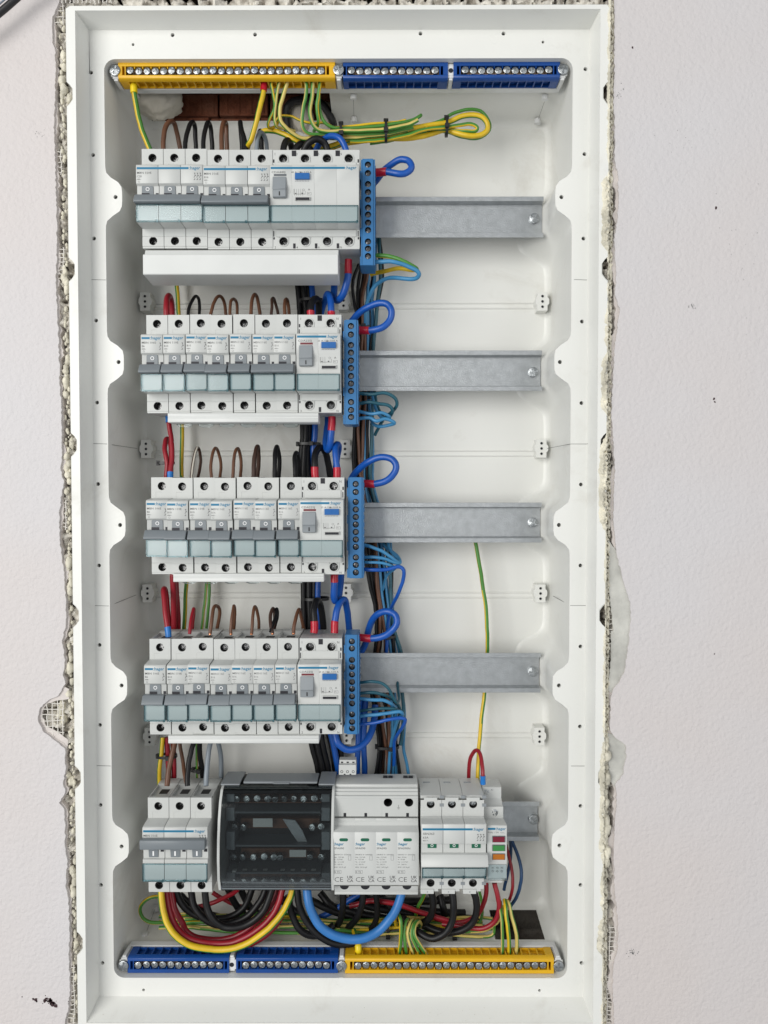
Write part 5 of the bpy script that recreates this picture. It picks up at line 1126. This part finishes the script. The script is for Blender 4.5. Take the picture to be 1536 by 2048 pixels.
# --- between fourth and bottom row ---
wire('green and yellow wire at the far left above the bottom row',GYa(8),2.0,[(325,1475,2),(322,1500,4),(319,1530,6),(319,1575,6)])
wire('thick red wire left one of the pair above the bottom row','w_red',2.3,[(334,1475,0),(335,1510,0),(338,1545,0),(339,1590,-2)])
wire('thick red wire right one of the pair above the bottom row','w_red',2.3,[(345,1475,-4),(347,1510,-4),(349,1545,-4),(349,1590,-6)])
tie(334,1512,2,8,5,'black cable tie on the red wires above the bottom row')
wire('brown wire entering the left pole of the bottom breaker','w_brown',2.3,[(352,1472,10),(346,1500,16),(338,1535,22),(334,1572,28)])
wire('dark brown wire beside it above the bottom row','w_brown',1.6,[(358,1472,4),(361,1500,6),(367,1535,12),(373,1568,22)])
wire('black wire entering the middle pole of the bottom breaker','w_black',2.2,[(392,1472,10),(383,1500,16),(377,1535,22),(375,1572,28)])
wire('black wire going down behind the bottom breaker','w_black',2.3,[(400,1472,-4),(400,1510,-6),(405,1545,-8),(410,1595,-10)])
wire('thin yellow green wire beside the black one, bottom row',GYp(2),1.1,[(393,1472,-8),(393,1510,-8),(395,1545,-8),(396,1590,-10)])
wire('grey wire entering the right pole of the bottom breaker','w_grey',2.2,[(424,1472,10),(418,1500,16),(414,1535,22),(412,1572,28)])
wire('grey wire bowing right behind the bottom breaker','w_grey',2.1,[(432,1472,0),(439,1495,-2),(442,1525,-4),(442,1590,-6)])
tie(395,1539,-8,4,4,'small black cable tie on the thin wires above the bottom row')
wire('yellow and green wire hanging alone at the right of the box',GYa(4),1.75,[(947,1070,-16),(953,1100,-16),(962,1150,-16),(970,1200,-16),(974,1255,-16),(975,1310,-16),(971,1370,-16),(965,1420,-14),(960,1465,-12),(957,1510,-8),(955,1580,-4)],tw=.08)
wire('red wire loop in a blue sleeve above the indicator module','w_red',1.7,[(966,1566,26),(966,1545,26),(963,1519,20),(957,1502,14),(948,1503,8),(940,1520,2),(937,1545,-4),(938,1590,-8)],[('s','s_blue',2.3,6.5)])
wire('navy wire bowing out right of the indicator module','w_navy',1.5,[(1018,1670,-4),(1027,1690,0),(1036,1715,6),(1043,1745,12),(1041,1772,12),(1032,1795,8),(1020,1815,4)])
wire('navy wire close to the indicator module','w_navy',1.5,[(1020,1670,-8),(1022,1700,-6),(1018,1735,-8),(1008,1780,-10)])
wire('thin red wire bowing right of the indicator module','w_red',1.4,[(1012,1690,-6),(1019,1718,2),(1025,1748,6),(1025,1775,8),(1019,1798,6),(1010,1815,2)])
# --- under the bottom row ---
wire('thick yellow green cable in a wide bow under the distribution block',('w_yellow','w_green',28),2.75,[(322,1780,22),(324,1812,26),(333,1845,30),(352,1872,34),(385,1892,36),(430,1900,36),(480,1893,36),(525,1868,34),(560,1832,30),(578,1800,26),(586,1776,22)],(),None,'cable',6)
wire('dark red cable in a wide bow just inside the yellow one','w_red',2.7,[(332,1780,16),(336,1812,20),(347,1845,24),(367,1870,28),(400,1884,30),(440,1888,30),(480,1880,30),(520,1856,28),(550,1822,24),(566,1776,18)],(),None,'cable',6)
wire('dark red cable, upper one of the two red bows','w_red',2.5,[(342,1780,8),(350,1818,12),(364,1845,16),(372,1862,20),(395,1876,20),(440,1880,20),(480,1868,20),(515,1842,18),(543,1808,14),(556,1776,10)],(),None,'cable',6)
wire('red cable passing behind the yellow bow at the right','w_red',2.2,[(440,1892,24),(490,1893,24),(530,1872,22),(560,1840,18),(575,1800,14)],(),None,'cable',5)
bk_='heavy black cables looping under the bottom row'
def blk(pts,lab,r=3.0): wire(lab,'w_black',r,pts,(),bk_,'cable',6)
blk([(410,1780,24),(413,1812,26),(425,1838,28),(443,1852,28),(468,1856,28),(500,1846,26),(528,1820,24),(545,1776,20)],'black cable, lowest and foremost bow under the distribution block')
blk([(382,1780,14),(387,1808,16),(403,1832,18),(430,1848,18),(465,1846,16),(498,1830,14),(522,1800,12),(532,1776,10)],'black cable, second bow under the distribution block')
blk([(350,1780,6),(364,1808,8),(392,1830,8),(430,1838,8),(465,1832,6),(490,1812,4),(505,1776,2)],'black cable, uppermost bow under the distribution block')
blk([(360,1790,-4),(390,1815,-6),(430,1832,-8),(480,1838,-8),(540,1832,-8),(590,1838,-8),(640,1840,-8)],'black cable lying at the back under the distribution block')
blk([(455,1776,-6),(470,1805,-8),(490,1830,-10),(520,1842,-10)],'short black cable under the middle of the distribution block')
blk([(480,1776,-8),(492,1800,-10),(508,1822,-12),(540,1838,-12),(580,1840,-12)],'second short black cable under the distribution block')
blk([(594,1776,22),(598,1808,24),(612,1840,26),(636,1868,28),(668,1886,28),(700,1887,26),(728,1878,22)],'long black cable passing under the blue bow')
blk([(576,1790,12),(583,1825,14),(597,1855,16),(618,1870,16),(645,1868,14),(668,1850,8)],'black cable bow left of the blue one')
wire('heavy bright blue cable in a wide bow under the bottom row','w_bblue',3.7,[(613,1776,28),(618,1808,32),(630,1838,34),(652,1862,36),(684,1876,36),(720,1878,36),(752,1866,34),(778,1840,32),(795,1812,28),(805,1778,24)],(),None,'cable',6)
blk([(686,1780,18),(686,1812,16),(682,1838,10),(672,1856,2)],'black cable dropping from the first surge cartridge',2.8)
blk([(727,1780,18),(724,1810,16),(712,1838,10),(694,1858,2)],'black cable dropping from the second surge cartridge',2.8)
blk([(750,1780,12),(754,1808,10),(752,1838,6),(738,1862,2),(718,1872,0)],'black cable dropping from the third surge cartridge',2.6)
blk([(904,1780,26),(907,1810,28),(904,1842,28),(890,1866,28),(866,1877,26),(842,1868,22),(822,1852,16),(806,1835,8)],'black cable bow foremost under the isolator')
blk([(946,1780,26),(953,1806,26),(951,1834,24),(936,1854,22),(908,1864,18),(876,1862,12),(846,1850,6)],'black cable bow at the right under the isolator')
blk([(862,1780,20),(866,1810,18),(860,1836,12),(838,1848,4),(808,1842,-2),(780,1826,-6)],'black cable bow at the left under the isolator')
for k,(x0,y0,x1,y1) in enumerate(((690,1800,960,1838),(660,1812,920,1850),(700,1788,900,1800),(610,1795,760,1845),(640,1785,700,1830),(770,1800,930,1826),(560,1795,640,1850),(880,1790,900,1850),(760,1785,820,1850))):
    blk([(x0,y0,-14-k%3*3),(x0*.7+x1*.3,y0*.75+y1*.25+10,-12),(x0*.35+x1*.65,y0*.3+y1*.7+6,-14),(x1,y1,-18)],'black cable lying deep in the shade under the bottom row',3.2)
wire('red wire dropping from the indicator module and turning left','w_red',2.1,[(989,1766,22),(995,1792,24),(998,1818,24),(990,1842,22),(970,1856,20),(945,1857,16),(915,1852,10),(885,1848,4)])
wire('red wire under the left edge of the indicator module','w_red',2.0,[(972,1760,16),(972,1785,16),(967,1810,14),(955,1830,10),(932,1842,4),(905,1845,0),(875,1838,-4),(850,1828,-6)])
wire('red wire crossing the dark cables behind the isolator','w_red',2.2,[(700,1812,-2),(740,1802,0),(770,1804,2),(800,1810,2),(840,1824,4),(880,1836,4),(910,1846,2)])
wire('red wire lying in the gap behind the bottom breaker','w_red',2.0,[(390,1814,-10),(415,1808,-8),(440,1800,-6),(462,1788,-2),(478,1776,2)])
wire('dark red wire crossing it behind the bottom breaker','w_red',1.9,[(425,1785,-14),(450,1800,-14),(475,1812,-14),(510,1820,-16)])
wire('blue cable deep behind the bright blue bow','w_blue',2.6,[(735,1780,-10),(700,1800,-12),(665,1822,-14),(630,1838,-16)],(),None,'cable')
# bundle of earths lying on the floor of the box
rnd=random.Random(5)
for k in range(7):
    y0=1826+k*5.2; pts=[]
    xs=[318,370,440,520,600,680,760,840,910,965] if k%2 else [340,400,470,550,640,720,800,880,940,985]
    for x in xs: pts.append((x,y0+rnd.uniform(-4,4)+ (4 if 620<x<800 else 0)+(0.02*(x-330)),-8+k*3.0+rnd.uniform(-1,1)))
    if k in (5,6): pts+= [(990,1848,10),(1004,1830,14),(1008,1812,16)]
    wire('green and yellow wire of the bundle along the box floor',[GYp(3),GYa(6),GYg(2)][k%3],1.35+.15*(k%2),pts,(),'earth wires along the floor of the box','wire',4,tw=.3,nseg=10)
wire('yellow wire loop standing out at the bottom left corner',GYa(11),1.55,[(336,1796,0),(318,1793,2),(298,1797,4),(284,1810,4),(281,1824,4),(288,1838,4),(303,1845,4),(325,1844,2),(350,1840,-2)])
for (x,y,lb) in ((776,1860,'left'),(908,1862,'right')): tie(x,y,4,6,5,f'black cable tie on the floor bundle, {lb} one',math.pi/2)
wire('green wire with its tip bent over, left of the bottom yellow bar group',GYa(2),1.6,[(798,1912,30),(801,1885,30),(802,1860,30),(800,1838,28),(795,1829,22),(790,1836,12),(792,1850,4)])
wire('pale wire second into the bottom yellow bar',GYp(5),1.4,[(813,1912,30),(810,1885,30),(808,1862,28),(811,1843,24),(816,1839,16),(818,1852,6)])
wire('pale wire third into the bottom yellow bar',GYp(8),1.4,[(828,1912,30),(820,1890,30),(815,1866,28),(819,1847,24),(825,1839,16),(827,1850,6)])
wire('pale green wire fourth into the bottom yellow bar',GYp(2),1.4,[(842,1912,30),(830,1890,30),(823,1868,28),(826,1850,24),(834,1841,16),(834,1852,6)])
wire('green wire fifth into the bottom yellow bar',GYg(5),1.6,[(855,1912,30),(841,1892,30),(830,1870,28),(830,1852,24),(838,1842,16),(842,1849,8),(836,1856,0)])
wire('pale green wire left of the trio at the right end of the bar',GYp(2),1.4,[(1004,1912,30),(1005,1880,30),(1005,1850,30),(1002,1822,26),(1001,1806,18),(998,1800,6)])
wire('plain yellow wire in the middle of the trio at the right end',GYa(6),1.75,[(1018,1912,30),(1017,1880,32),(1015,1845,32),(1011,1815,28),(1009,1800,20)])
wire('yellow green wire right of the trio at the right end',GYp(3),1.6,[(1032,1912,30),(1033,1885,30),(1031,1860,30),(1024,1832,28),(1018,1808,24),(1013,1802,18),(1011,1815,12)])
wire('yellow green wire dropping behind the isolator to the floor',GYp(4),1.3,[(955,1770,-6),(962,1800,-6),(964,1830,-4),(958,1850,0)])
wire('yellow wire dropping at the left of the isolator',GYa(7),1.6,[(852,1775,4),(846,1795,2),(838,1812,0),(832,1830,-4)])
wire('yellow wire end in a bright sleeve above the bottom yellow bar',GYa(6),2.2,[(716,1910,30),(716,1895,30),(713,1880,24),(708,1862,14)],[('s','s_yellow',2.9,8)])
